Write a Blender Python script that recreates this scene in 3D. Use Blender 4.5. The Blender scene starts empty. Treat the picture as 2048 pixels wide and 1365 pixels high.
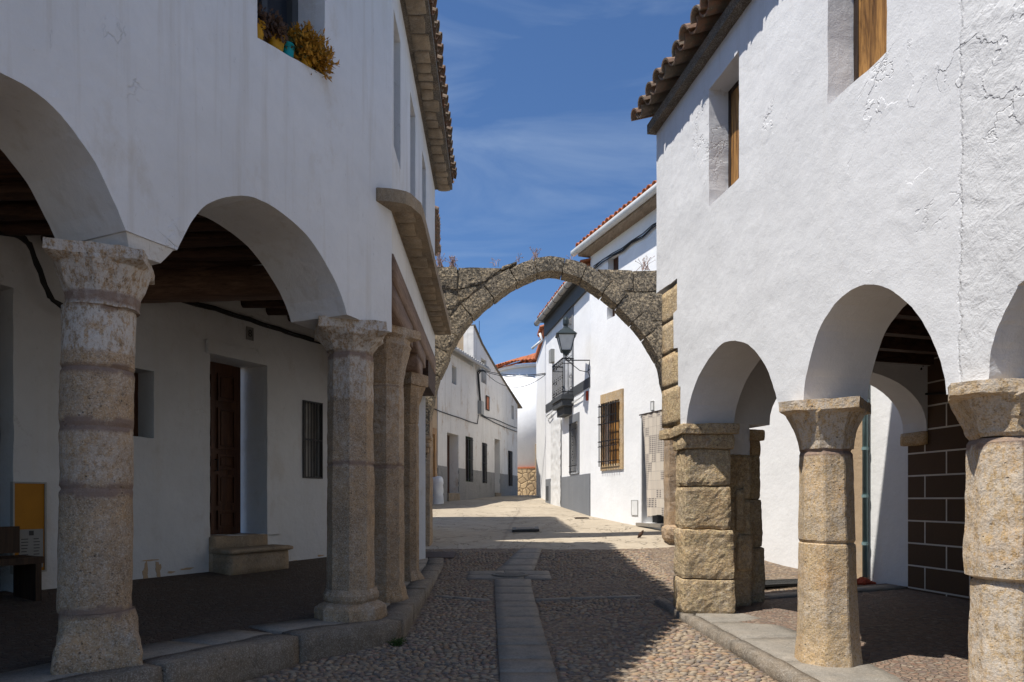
import bpy, bmesh, math, random
import numpy as np
from mathutils import Vector, noise
from mathutils.geometry import tessellate_polygon

R = math.radians
random.seed(7)
scene = bpy.context.scene
COL = scene.collection

# ------------------------------------------------------------------ camera
F = 1365.0; CX = 1024.0; HY = 1000.0; EYE = 1.3      # focal length and horizon of the 2048 px wide photograph
cd = bpy.data.cameras.new('camera'); cam = bpy.data.objects.new('camera', cd); COL.objects.link(cam)
cd.sensor_width = 36; cd.lens = 36 * F / 2048; cd.clip_end = 2000; cd.clip_start = 0.05
cam.location = (0, 0, EYE); cam.rotation_euler = (R(90), 0, 0)
cd.shift_y = (HY - 682.5) / 2048
scene.camera = cam

# ------------------------------------------------------------------ light
SUN = Vector((.445, .22, -1)).normalized()          # direction the sunlight travels
sd = bpy.data.lights.new('sun', 'SUN'); so = bpy.data.objects.new('sun', sd); COL.objects.link(so)
sd.energy = 5.0; sd.angle = R(.53); sd.color = (1, .95, .87)
so.rotation_euler = SUN.to_track_quat('-Z', 'Y').to_euler(); so.location = (-6, -4, 20)
w = bpy.data.worlds.new('World'); scene.world = w; w.use_nodes = True
nt = w.node_tree; bg = nt.nodes['Background']
sky = nt.nodes.new('ShaderNodeTexSky'); sky.sky_type = 'NISHITA'; sky.sun_disc = False
sky.sun_elevation = math.asin(-SUN.z); sky.sun_rotation = math.atan2(-SUN.x, -SUN.y)
sky.air_density = 1.0; sky.dust_density = .15; sky.ozone_density = 4.5; sky.altitude = 400
tc = nt.nodes.new('ShaderNodeTexCoord'); mp = nt.nodes.new('ShaderNodeMapping')
mp.inputs['Scale'].default_value = (1.6, 2.2, 6.0); mp.inputs['Rotation'].default_value = (0, .35, 0)
nz = nt.nodes.new('ShaderNodeTexNoise'); nz.inputs['Scale'].default_value = 1.7; nz.inputs['Detail'].default_value = 7
nz.inputs['Roughness'].default_value = .55; nz.inputs['Distortion'].default_value = .6
rp = nt.nodes.new('ShaderNodeValToRGB'); rp.color_ramp.elements[0].position = .44; rp.color_ramp.elements[1].position = .85
rp.color_ramp.elements[1].color = (.42, .42, .42, 1)
mx = nt.nodes.new('ShaderNodeMixRGB'); mx.inputs[2].default_value = (5.5, 6.6, 8.0, 1)
nt.links.new(tc.outputs['Generated'], mp.inputs[0]); nt.links.new(mp.outputs[0], nz.inputs[0])
nt.links.new(nz.outputs[0], rp.inputs[0]); nt.links.new(rp.outputs[0], mx.inputs[0])
tn = nt.nodes.new('ShaderNodeMixRGB'); tn.blend_type = 'MULTIPLY'; tn.inputs[0].default_value = 1; tn.inputs[2].default_value = (.84, 1.02, 1.2, 1)
nt.links.new(sky.outputs[0], tn.inputs[1]); nt.links.new(tn.outputs[0], mx.inputs[1]); nt.links.new(mx.outputs[0], bg.inputs[0])
bg.inputs[1].default_value = .09
scene.view_settings.view_transform = 'Standard'; scene.view_settings.look = 'None'
scene.view_settings.exposure = .28; scene.view_settings.gamma = 1
scene.cycles.max_bounces = 8; scene.cycles.diffuse_bounces = 3

# ------------------------------------------------------------------ materials
class NT:
    def __init__(s, name):
        s.m = bpy.data.materials.new(name); s.m.use_nodes = True; s.t = s.m.node_tree
        s.b = s.t.nodes['Principled BSDF']; s.b.inputs['Roughness'].default_value = .85
        s.b.inputs['Specular IOR Level'].default_value = .25
        s.co = s.n('ShaderNodeTexCoord').outputs['Object']
        s.h = None
    def n(s, t, **k):
        nd = s.t.nodes.new(t)
        for a, v in k.items(): setattr(nd, a, v)
        return nd
    def set(s, sock, v):
        if hasattr(v, 'links') or hasattr(v, 'is_linked'): s.t.links.new(v, sock)
        else:
            if isinstance(v, (tuple, list)) and len(v) == 3 and sock.type == 'RGBA': v = (*v, 1)
            sock.default_value = v
    def map(s, scale=(1, 1, 1), rot=(0, 0, 0), src=None):
        m = s.n('ShaderNodeMapping'); s.set(m.inputs[0], src or s.co)
        m.inputs['Scale'].default_value = scale; m.inputs['Rotation'].default_value = rot; return m.outputs[0]
    def noise(s, sc, det=4, ro=.5, vec=None, dist=0):
        m = s.n('ShaderNodeTexNoise'); s.set(m.inputs['Vector'], vec or s.co)
        m.inputs['Scale'].default_value = sc; m.inputs['Detail'].default_value = det
        m.inputs['Roughness'].default_value = ro; m.inputs['Distortion'].default_value = dist; return m.outputs[0]
    def vor(s, sc, feat='F1', out=0, vec=None, rnd=1):
        m = s.n('ShaderNodeTexVoronoi', feature=feat); s.set(m.inputs['Vector'], vec or s.co)
        m.inputs['Scale'].default_value = sc; m.inputs['Randomness'].default_value = rnd; return m.outputs[out]
    def ramp(s, f, *stops, interp='LINEAR'):
        m = s.n('ShaderNodeValToRGB'); s.set(m.inputs[0], f); cr = m.color_ramp; cr.interpolation = interp
        while len(cr.elements) < len(stops): cr.elements.new(.5)
        for e, (p, c) in zip(cr.elements, stops):
            e.position = p; e.color = (c, c, c, 1) if not isinstance(c, tuple) else (*c[:3], 1)
        return m.outputs[0]
    def mix(s, f, a, b, mode='MIX'):
        m = s.n('ShaderNodeMixRGB', blend_type=mode); s.set(m.inputs[0], f); s.set(m.inputs[1], a); s.set(m.inputs[2], b)
        return m.outputs[0]
    def math(s, op, a, b=0.0, clamp=False):
        m = s.n('ShaderNodeMath', operation=op, use_clamp=clamp); s.set(m.inputs[0], a); s.set(m.inputs[1], b); return m.outputs[0]
    def sep(s, v=None):
        m = s.n('ShaderNodeSeparateXYZ'); s.set(m.inputs[0], v or s.co); return m.outputs
    def attr(s, name):
        m = s.n('ShaderNodeAttribute'); m.attribute_name = name; return m.outputs['Color']
    def geo(s): return s.n('ShaderNodeNewGeometry').outputs['Position']
    def color(s, c): s.set(s.b.inputs['Base Color'], c); return s
    def rough(s, c): s.set(s.b.inputs['Roughness'], c); return s
    def bump(s, h, dist=.01, st=1.0):
        m = s.n('ShaderNodeBump'); m.inputs['Strength'].default_value = st; m.inputs['Distance'].default_value = dist
        s.set(m.inputs['Height'], h)
        if s.h is not None: s.t.links.new(s.h, m.inputs['Normal'])
        s.h = m.outputs[0]; s.t.links.new(s.h, s.b.inputs['Normal']); return s

def mat_plaster(name, base=(.80, .80, .79), rough_amt=.006, fine=.0015, streak=.0, cracks=0.0, dirt=0.0, dirtcol=(.42, .36, .29), seam=False):
    m = NT(name); g = m.geo()
    n1 = m.noise(1.3, 5, .6, g); n2 = m.noise(9, 5, .6, g)
    c = m.mix(m.ramp(n1, (.35, 0.), (.7, 1.)), base, tuple(x * .90 for x in base))
    c = m.mix(m.math('MULTIPLY', m.ramp(n2, (.4, 0.), (.8, 1.)), .35), c, tuple(x * .84 for x in base))
    if streak:
        v = m.map((7, 7, .35), src=g); s = m.noise(1.0, 5, .6, v)
        c = m.mix(m.math('MULTIPLY', m.ramp(s, (.55, 0.), (.78, 1.)), streak), c, (.50, .46, .40))
    if dirt:
        d = m.noise(2.2, 8, .7, m.map((1, 1, .6), src=g)); c = m.mix(m.math('MULTIPLY', m.ramp(d, (.56, 0.), (.66, 1.)), dirt), c, dirtcol)
        d2 = m.noise(14, 6, .75, m.map((1, 1, .35), src=g)); c = m.mix(m.math('MULTIPLY', m.ramp(d2, (.64, 0.), (.7, 1.)), dirt), c, (.22, .21, .2))
    # small pits and specks
    sp = m.vor(11, vec=m.mix(.05, g, m.noise(3, 2, .5, g))); c = m.mix(m.math('MULTIPLY', m.ramp(sp, (.02, 1.), (.045, 0.)), .45), c, (.3, .27, .23))
    if cracks:
        k = m.noise(1.1, 6, .62, g, .4); ab = m.math('ABSOLUTE', m.math('SUBTRACT', k, .5))
        ln = m.ramp(ab, (.0, 1.), (.006, 0.)); msk = m.ramp(m.noise(.9, 3, .5, m.map((1, 1, 1), (1, 2, 3), g)), (.60, 0.), (.66, 1.))
        cr = m.math('MULTIPLY', ln, msk); c = m.mix(m.math('MULTIPLY', cr, cracks * .5), c, (.35, .32, .28))
        m.bump(cr, -.012, cracks)
        fl = m.ramp(m.noise(2.3, 5, .55, g), (.495, 0.), (.505, 1.)); m.bump(m.math('MULTIPLY', fl, msk), .006, .8)
    if seam:
        s_ = m.sep(g); yw = m.math('ADD', s_[1], m.math('MULTIPLY', m.math('SUBTRACT', m.noise(5, 5, .7, g), .5), .10))
        near = m.math('LESS_THAN', yw, 3.66)
        line = m.ramp(m.math('ABSOLUTE', m.math('SUBTRACT', yw, 3.66)), (0, 1.), (.012, 0.))
        c = m.mix(m.math('MULTIPLY', line, .10), c, (.40, .38, .36)); c = m.mix(m.math('MULTIPLY', near, .35), c, (.58, .58, .58))
        lump = m.math('MULTIPLY', m.noise(9, 5, .6, g, .5), near); m.bump(lump, .016, .9); m.bump(line, -.004, 1)
        m.bump(m.noise(1.1, 3, .5, m.map((1, 1, 1.3), src=g)), .035, .8)
        # grime below the eave and the sills
        gr = m.math('MULTIPLY', m.ramp(s_[2], (0, 0.), (1, 1.)), 1)
        top = m.n('ShaderNodeMapRange'); m.set(top.inputs[0], s_[2]); top.inputs[1].default_value = 4.7; top.inputs[2].default_value = 5.6
        st_ = m.ramp(m.noise(1.0, 5, .65, m.map((9, 9, .5), src=g)), (.5, 0.), (.72, 1.)); c = m.mix(m.math('MULTIPLY', m.math('MULTIPLY', st_, top.outputs[0]), .28), c, (.42, .37, .30))
    m.color(c); m.rough(.9)
    m.bump(m.noise(3.2, 4, .55, g), rough_amt * 2.2, .8)
    m.bump(m.noise(16, 6, .6, g), rough_amt, 1.0)
    m.bump(m.noise(90, 4, .6, g), fine, 1.0)
    return m.m

def mat_granite(name, a=(.40, .30, .195), b=(.28, .235, .185), white=.0, lichen=.0, sc=1.0, mask=False, bmp=1.0, orange=.25, speck=1.0, coarse=0.0):
    m = NT(name); g = m.geo()
    n1 = m.noise(2.3 * sc, 5, .62, g); n2 = m.noise(11 * sc, 6, .7, g)
    c = m.mix(m.ramp(n1, (.36, 0.), (.64, 1.)), a, b)
    c = m.mix(m.math('MULTIPLY', m.ramp(m.noise(3.1, 5, .6, m.map((1, 1, 1), (.5, 1, 2), g)), (.5, 0.), (.72, 1.)), orange), c, (.50, .27, .09))
    c = m.mix(m.math('MULTIPLY', m.ramp(n2, (.38, 0.), (.75, 1.)), .4), c, tuple(x * .5 for x in b))
    cell = m.vor(150 * sc, out=1, vec=g); cv = m.n('ShaderNodeSeparateColor'); m.set(cv.inputs[0], cell)
    c = m.mix(m.math('MULTIPLY', m.ramp(cv.outputs[0], (.74, 0.), (.80, 1.)), .38 * speck), c, (.62, .56, .48))
    c = m.mix(m.math('MULTIPLY', m.ramp(cv.outputs[0], (.12, 1.), (.2, 0.)), .5 * speck), c, (.07, .06, .05))
    if coarse:
        k1 = m.noise(26, 4, .75, g); k2 = m.noise(55, 3, .7, g)
        c = m.mix(m.math('MULTIPLY', m.ramp(k1, (.47, 1.), (.53, 0.)), coarse * .8), c, tuple(x * .25 for x in b))
        c = m.mix(m.math('MULTIPLY', m.ramp(k1, (.53, 0.), (.60, 1.)), coarse * .7), c, tuple(min(.72, x * 1.45) for x in a))
        c = m.mix(m.math('MULTIPLY', m.ramp(k2, (.50, 0.), (.60, 1.)), coarse * .4), c, (.70, .60, .46))
        m.bump(k1, .030 * coarse, 1); m.bump(k2, .012 * coarse, 1)
    pit = m.ramp(m.vor(24 * sc, vec=g), (.10, 1.), (.17, 0.))
    pm = m.math('MULTIPLY', pit, m.ramp(m.noise(6, 3, .5, g), (.5, 0.), (.6, 1.)))
    c = m.mix(m.math('MULTIPLY', pm, .75), c, (.06, .05, .04))
    if white:
        wn = m.math('MULTIPLY', m.ramp(m.noise(4.2, 8, .75, m.map((1, 1, .7), src=g)), (.5, 0.), (.56, 1.)), m.ramp(m.noise(36, 6, .7, g), (.42, 0.), (.56, 1.)))
        c = m.mix(m.math('MULTIPLY', wn, white), c, (.66, .63, .59))
    if lichen:
        ln = m.ramp(m.noise(5.5, 7, .72, g), (.5, 0.), (.62, 1.)); c = m.mix(m.math('MULTIPLY', ln, lichen), c, (.085, .08, .07))
        l2 = m.ramp(m.noise(13, 6, .7, g), (.62, 0.), (.68, 1.)); c = m.mix(m.math('MULTIPLY', l2, lichen * .6), c, (.46, .44, .36))
    if mask:
        at = m.n('ShaderNodeSeparateColor'); m.set(at.inputs[0], m.attr('stain'))
        wn2 = m.ramp(m.noise(30, 7, .75, m.map((1, 1, .55), src=g)), (.42, 0.), (.55, 1.))
        c = m.mix(m.math('MULTIPLY', wn2, at.outputs[1]), c, (.60, .57, .53))
        c = m.mix(m.math('MULTIPLY', at.outputs[0], m.ramp(m.noise(14, 5, .7, g), (.3, .5), (.5, .9))), c, m.mix(n2, (.27, .185, .145), (.19, .14, .115)))
    m.color(c); m.rough(.92)
    m.bump(m.noise(9 * sc, 5, .65, g), .022 * bmp, .9)
    m.bump(m.noise(48 * sc, 5, .65, g), .009 * bmp, .9)
    m.bump(m.noise(120, 3, .7, g), .003 * bmp, 1)
    m.bump(pm, -.012, .9)
    return m.m

def mat_wood(name, a=(.13, .07, .04), b=(.04, .022, .014), axis=(1, 14, 14), ro=.6, bmp=.003, scale=2.0):
    m = NT(name); g = m.geo(); v = m.map(axis, src=g)
    n = m.noise(scale, 8, .62, v, .8); c = m.mix(m.ramp(n, (.35, 0.), (.65, 1.)), a, b)
    n3 = m.noise(scale * 4, 4, .7, v, .3); c = m.mix(m.math('MULTIPLY', m.ramp(n3, (.55, 0.), (.66, 1.)), .6), c, tuple(x * .35 for x in b))
    m.color(c); m.rough(ro); m.bump(n, bmp, 1); m.bump(n3, -bmp, .8); return m.m

def mat_flat(name, c, ro=.6, metal=0, var=.18, sc=6, bmp=0.0):
    m = NT(name); g = m.geo()
    n = m.noise(sc, 6, .65, g)
    m.color(m.mix(m.ramp(n, (.3, 0.), (.75, 1.)), c, tuple(x * (1 - var) for x in c))); m.rough(ro)
    m.b.inputs['Metallic'].default_value = metal
    if bmp: m.bump(m.noise(sc * 8, 4, .6, g), bmp, 1)
    return m.m

def mat_tile(name, a=(.36, .13, .06), b=(.20, .10, .065), lich=.6):
    m = NT(name); g = m.geo()
    ob = m.n('ShaderNodeSeparateColor'); m.set(ob.inputs[0], m.attr('rnd'))
    c = m.mix(ob.outputs[0], a, b)
    c = m.mix(m.math('MULTIPLY', m.ramp(m.noise(16, 7, .7, g), (.42, 0.), (.62, 1.)), lich), c, (.17, .15, .11))
    c = m.mix(m.math('MULTIPLY', m.ramp(m.noise(40, 4, .7, g), (.62, 0.), (.68, 1.)), lich), c, (.42, .40, .30))
    m.color(c); m.rough(.9); m.bump(m.noise(40, 5, .7, g), .005, 1); return m.m

M = {}
M['plaster_near'] = mat_plaster('plaster_near', (.74, .745, .76), .0040, .0018, .10, .5, seam=True)
M['plaster_left'] = mat_plaster('plaster_left', (.72, .72, .72), .006, .0016, .6, .5, .25, (.45, .38, .28))
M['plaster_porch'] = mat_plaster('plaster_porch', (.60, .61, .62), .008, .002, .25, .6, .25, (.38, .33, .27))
M['plaster_far'] = mat_plaster('plaster_far', (.86, .86, .86), .0045, .001, .05)
M['plaster_old'] = mat_plaster('plaster_old', (.78, .74, .68), .006, .002, .9, .4, 1.0, (.56, .46, .36))
M['plaster_beige'] = mat_plaster('plaster_beige', (.46, .34, .22), .008, .002, .3, 0, .6)
M['grey_dado'] = mat_plaster('grey_dado', (.29, .28, .265), .022, .008, .4, 0, .7, (.18, .175, .165))
M['grey_paint'] = mat_plaster('grey_paint', (.20, .21, .225), .003, .001, .1)
M['dark_paint'] = mat_flat('dark_paint', (.075, .08, .085), .6)
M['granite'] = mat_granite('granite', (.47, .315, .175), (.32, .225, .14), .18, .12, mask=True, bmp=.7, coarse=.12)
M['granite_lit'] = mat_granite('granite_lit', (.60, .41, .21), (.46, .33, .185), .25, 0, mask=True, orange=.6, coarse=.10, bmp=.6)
M['granite_rough'] = mat_granite('granite_rough', (.62, .44, .235), (.47, .345, .20), .15, 0, bmp=1.0, orange=.5, coarse=.35)
M['granite_arch'] = mat_granite('granite_arch', (.50, .385, .24), (.25, .205, .145), 0, .35, .8, bmp=1.5, orange=.12, coarse=1.0)
M['kerb_stone'] = mat_granite('kerb_stone', (.235, .19, .14), (.165, .14, .11), .1, .2, bmp=.8, orange=.08, speck=.6)
M['slab_stone'] = mat_granite('slab_stone', (.29, .255, .21), (.23, .21, .18), .05, .12, bmp=.35, orange=.05, speck=.35)
M['soffit_stone'] = mat_granite('soffit_stone', (.36, .275, .18), (.23, .18, .125), .12, .1, orange=.1, speck=.3, bmp=.6)
M['iron'] = mat_flat('iron', (.025, .025, .028), .5, .3)
M['iron_rust'] = mat_flat('iron_rust', (.07, .05, .04), .7, .3, .4)
M['cable'] = mat_flat('cable', (.02, .02, .02), .55)
M['cable_white'] = mat_flat('cable_white', (.55, .55, .54), .6)
M['gutter'] = mat_flat('gutter', (.72, .72, .70), .4)
M['gutter_old'] = mat_flat('gutter_old', (.45, .43, .40), .55, 0, .3)
M['pipe'] = mat_flat('pipe', (.20, .30, .31), .45)
M['dark'] = mat_flat('dark', (.01, .01, .012), .7)
M['glass'] = mat_flat('glass', (.03, .035, .045), .08)
M['shutter_wood'] = mat_wood('shutter_wood', (.50, .26, .08), (.10, .045, .015), (7, 7, .6), .45, .003, 2.2)
M['shutter_dark'] = mat_wood('shutter_dark', (.06, .035, .02), (.02, .012, .01), (9, 9, .6))
M['door_wood'] = mat_wood('door_wood', (.10, .042, .020), (.05, .02, .011), (9, 9, .7), .45)
M['beam_wood'] = mat_wood('beam_wood', (.27, .175, .12), (.15, .09, .06), (9, .8, 9), .7)
M['girder_wood'] = mat_wood('girder_wood', (.20, .12, .075), (.09, .05, .033), (1, 9, 9), .75)
M['beam_old'] = mat_wood('beam_old', (.10, .055, .035), (.035, .02, .014), (1, 9, 9), .75)
M['ceiling_wood'] = mat_wood('ceiling_wood', (.16, .08, .045), (.05, .027, .018), (1, 8, 8), .75)
M['soffit_board'] = mat_wood('soffit_board', (.36, .28, .20), (.22, .17, .12), (6, 1, 6), .8)
M['tile'] = mat_tile('tile', (.28, .15, .095), (.25, .19, .145), .85)
M['tile_red'] = mat_tile('tile_red', (.55, .17, .07), (.40, .14, .06), .15)
M['mortar'] = mat_granite('mortar', (.19, .16, .12), (.12, .10, .08), 0, .3, 1.4)
M['lamp_green'] = mat_flat('lamp_green', (.05, .065, .07), .4, .3)
M['lamp_glass'] = mat_flat('lamp_glass', (.62, .64, .63), .25)
M['white_paint'] = mat_flat('white_paint', (.78, .78, .77), .6)
M['yellow'] = mat_flat('yellow', (.40, .17, .01), .5)
M['paper'] = mat_flat('paper', (.25, .25, .24), .6)
M['ink'] = mat_flat('ink', (.05, .05, .05), .7)
M['pot_yellow'] = mat_flat('pot_yellow', (.55, .29, .01), .5, 0, .5, 14)
M['pot_blue'] = mat_flat('pot_blue', (.0, .30, .36), .45)
M['leaf_a'] = mat_flat('leaf_a', (.50, .24, .02), .7, 0, .75, 40)
M['leaf_b'] = mat_flat('leaf_b', (.13, .12, .03), .7, 0, .5, 20)
M['leaf_dark'] = mat_flat('leaf_dark', (.09, .05, .03), .7, 0, .5, 20)
M['weed'] = mat_flat('weed', (.45, .30, .24), .8, 0, .4, 20)
M['moss'] = mat_flat('moss', (.05, .09, .02), .8, 0, .4, 20)
M['red_cloth'] = mat_flat('red_cloth', (.45, .07, .03), .8, 0, .4, 20, .01)
M['blue_plastic'] = mat_flat('blue_plastic', (.03, .22, .45), .4)
M['meter'] = mat_flat('meter', (.33, .33, .31), .5)
M['clay'] = mat_flat('clay', (.50, .17, .08), .7, 0, .4)
M['rusty_lid'] = mat_flat('rusty_lid', (.10, .07, .055), .6, .3, .3, 8, .002)
M['grate_grey'] = mat_flat('grate_grey', (.20, .19, .17), .7, .1, .3, 10, .002)
M['cast_iron'] = mat_flat('cast_iron', (.06, .06, .058), .5, .4, .3, 10, .002)

def mk_brown_blocks():
    m = NT('brown_blocks'); g = m.geo(); s = m.sep(g)
    cb = m.n('ShaderNodeCombineXYZ')
    u = m.math('MULTIPLY', m.math('SUBTRACT', s[1], 8.6), -1.015)
    m.set(cb.inputs[0], m.math('ADD', u, .40)); m.set(cb.inputs[1], m.math('ADD', s[2], .082)); 
    b = m.n('ShaderNodeTexBrick', offset=.5); m.set(b.inputs['Vector'], cb.outputs[0])
    b.inputs['Color1'].default_value = (.105, .065, .038, 1); b.inputs['Color2'].default_value = (.088, .055, .034, 1)
    b.inputs['Mortar'].default_value = (.70, .66, .60, 1); b.inputs['Scale'].default_value = 1
    b.inputs['Mortar Size'].default_value = .010; b.inputs['Mortar Smooth'].default_value = .05
    b.inputs['Brick Width'].default_value = .66; b.inputs['Row Height'].default_value = .28
    m.color(m.mix(m.math('MULTIPLY', m.noise(7, 5, .6, g), .3), b.outputs[0], (.06, .04, .03))); m.bump(m.noise(30, 5, .6, g), .004, 1)
    m.bump(b.outputs['Fac'], -.004, 1)
    return m.m
M['brown_blocks'] = mk_brown_blocks()

def mk_rubble():
    m = NT('rubble_stone'); g = m.geo(); v = m.mix(.12, g, m.noise(3, 3, .5, g))
    e = m.vor(3.3, 'DISTANCE_TO_EDGE', 0, v); c = m.n('ShaderNodeSeparateColor'); m.set(c.inputs[0], m.vor(3.3, 'F1', 1, v))
    col = m.mix(c.outputs[0], (.50, .36, .20), (.36, .25, .14)); col = m.mix(m.ramp(e, (.02, 1.), (.05, 0.)), col, (.22, .15, .09))
    m.color(col); m.bump(m.ramp(e, (0, 0.), (.12, 1.)), .03, 1); return m.m
M['rubble'] = mk_rubble()

def mk_curtain():
    m = NT('patchwork_curtain'); s = m.sep(m.geo())
    cb = m.n('ShaderNodeCombineXYZ'); m.set(cb.inputs[0], m.math('MULTIPLY', s[1], 1.07)); m.set(cb.inputs[1], s[2])
    b = m.n('ShaderNodeTexBrick', offset=0.0); m.set(b.inputs['Vector'], cb.outputs[0]); b.inputs['Scale'].default_value = 1
    b.inputs['Brick Width'].default_value = .15; b.inputs['Row Height'].default_value = .19; b.inputs['Mortar Size'].default_value = .003
    b.inputs['Color1'].default_value = (0, 0, 0, 1); b.inputs['Color2'].default_value = (1, 1, 1, 1); b.inputs['Mortar'].default_value = (.5, .5, .5, 1)
    fac = m.n('ShaderNodeSeparateColor'); m.set(fac.inputs[0], b.outputs[0]); f = fac.outputs[0]
    st = m.math('GREATER_THAN', m.math('FRACT', m.math('MULTIPLY', s[2], 24)), .45)
    st2 = m.math('GREATER_THAN', m.math('FRACT', m.math('MULTIPLY', s[1], 22)), .35)
    c = m.mix(f, (.62, .55, .46), (.50, .44, .38))
    c = m.mix(m.math('MULTIPLY', m.math('MULTIPLY', m.math('MULTIPLY', st, st2), m.math('GREATER_THAN', f, .45)), .9), c, (.10, .09, .09))
    c = m.mix(m.math('MULTIPLY', b.outputs['Fac'], .6), c, (.25, .22, .2))
    m.color(c); return m.m
M['curtain'] = mk_curtain()

def mk_ground():
    m = NT('street_ground'); g = m.geo(); s = m.sep(g)
    # concrete street surface, sandy
    n1 = m.noise(.7, 6, .6, g); n2 = m.noise(5, 7, .7, g)
    con = m.mix(m.ramp(n1, (.3, 0.), (.7, 1.)), (.45, .385, .295), (.36, .305, .23))
    con = m.mix(m.math('MULTIPLY', m.ramp(n2, (.45, 0.), (.75, 1.)), .5), con, (.25, .20, .145))
    k = m.noise(.9, 5, .6, g, .5); cr = m.ramp(m.math('ABSOLUTE', m.math('SUBTRACT', k, .5)), (0, 1.), (.006, 0.))
    con = m.mix(m.math('MULTIPLY', cr, .45), con, (.17, .14, .10))
    e0 = m.vor(.23, 'DISTANCE_TO_EDGE', 0, m.mix(.35, g, m.noise(2, 4, .7, g))); con = m.mix(m.ramp(e0, (0, .4), (.006, 0.)), con, (.14, .11, .09))
    # earth bedding of the cobbles and small cobbles
    v = m.map((1.15, 1.5, 1), src=m.mix(.04, g, m.noise(6, 2, .5, g)))
    e = m.vor(15, 'DISTANCE_TO_EDGE', 0, v); cc = m.n('ShaderNodeSeparateColor'); m.set(cc.inputs[0], m.vor(15, 'F1', 1, v))
    pc = m.ramp(cc.outputs[0], (0, (.20, .13, .085)), (.3, (.30, .22, .15)), (.6, (.17, .13, .11)), (.85, (.36, .28, .20)), (1, (.12, .11, .11)))
    bed = m.mix(m.noise(20, 5, .7, g), (.34, .27, .19), (.20, .155, .11))
    cob = m.mix(m.ramp(e, (.03, 0.), (.10, 1.)), bed, pc)
    msk = m.math('GREATER_THAN', m.math('ADD', s[1], m.math('MULTIPLY', m.math('SUBTRACT', m.noise(1.2, 4, .6, g), .5), .5)), 12.25)
    m.color(m.mix(msk, cob, con)); m.rough(.9)
    hb = m.math('MULTIPLY', m.ramp(e, (0, 0.), (.16, 1.)), m.math('SUBTRACT', 1.0, msk)); m.bump(hb, .02, 1)
    m.bump(m.noise(25, 6, .7, g), .006, 1); m.bump(m.noise(2.5, 4, .5, g), .03, .8); m.bump(m.math('MULTIPLY', cr, msk), -.02, 1)
    return m.m
M['ground'] = mk_ground()

def mk_porch(name, dark):
    m = NT(name); g = m.geo(); v = m.mix(.03, g, m.noise(6, 2, .5, g))
    e = m.vor(24, 'DISTANCE_TO_EDGE', 0, v); cc = m.n('ShaderNodeSeparateColor'); m.set(cc.inputs[0], m.vor(24, 'F1', 1, v))
    pc = m.ramp(cc.outputs[0], (0, (.20, .12, .085)), (.35, (.27, .19, .14)), (.7, (.15, .11, .095)), (1, (.32, .26, .20)))
    c = m.mix(m.ramp(e, (.03, 0.), (.09, 1.)), (.24, .19, .145), pc)
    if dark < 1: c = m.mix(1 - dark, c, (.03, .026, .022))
    m.color(c); m.rough(.85); m.bump(m.ramp(e, (0, 0.), (.15, 1.)), .012, 1); m.bump(m.noise(30, 5, .6, g), .004, 1); return m.m
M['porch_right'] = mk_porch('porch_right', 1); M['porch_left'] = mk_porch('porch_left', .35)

def mk_pebble():
    m = NT('pebble'); g = m.geo(); a = m.n('ShaderNodeSeparateColor'); m.set(a.inputs[0], m.attr('rnd'))
    c = m.ramp(a.outputs[0], (0, (.30, .18, .10)), (.2, (.38, .29, .19)), (.4, (.19, .145, .115)), (.6, (.42, .34, .24)), (.8, (.13, .12, .115)), (1, (.36, .22, .155)))
    c = m.mix(m.math('MULTIPLY', m.noise(30, 5, .7, g), .5), c, (.22, .17, .12))
    m.color(c); m.rough(.75); m.bump(m.noise(60, 5, .6, g), .003, 1); return m.m
M['pebble'] = mk_pebble()

# ------------------------------------------------------------------ object helpers
WL = {}
def link(o, parent, kind=None):
    COL.objects.link(o)
    if parent: o.parent = parent
    if kind: o['kind'] = kind
def mesh_obj(name, verts, faces, mat, parent=None, kind=None, smooth=False, attrs=None, label=None):
    me = bpy.data.meshes.new(name); off = WL.get(parent.name, Vector()) if parent else Vector()
    me.from_pydata([tuple(Vector(v) - off) for v in verts] if off.length else [tuple(v) for v in verts], [], faces)
    if attrs:
        for an, vals in attrs.items():
            at = me.color_attributes.new(an, 'FLOAT_COLOR', 'POINT')
            at.data.foreach_set('color', np.asarray(vals, dtype=np.float32).ravel())
    me.materials.append(M[mat] if isinstance(mat, str) else mat)
    if smooth: me.polygons.foreach_set('use_smooth', [True] * len(me.polygons))
    me.update()
    o = bpy.data.objects.new(name, me); link(o, parent, kind)
    WL[o.name] = off
    if label: o['label'] = label
    return o
def thing(name, label, cat, loc, group=None):
    o = bpy.data.objects.new(name, None); link(o, None); o.location = loc; o.empty_display_size = .3
    WL[o.name] = Vector(loc); o['label'] = label; o['category'] = cat
    if group: o['group'] = group
    return o
def tag(o, label, cat, group=None):
    o['label'] = label; o['category'] = cat
    if group: o['group'] = group
    return o

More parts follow.
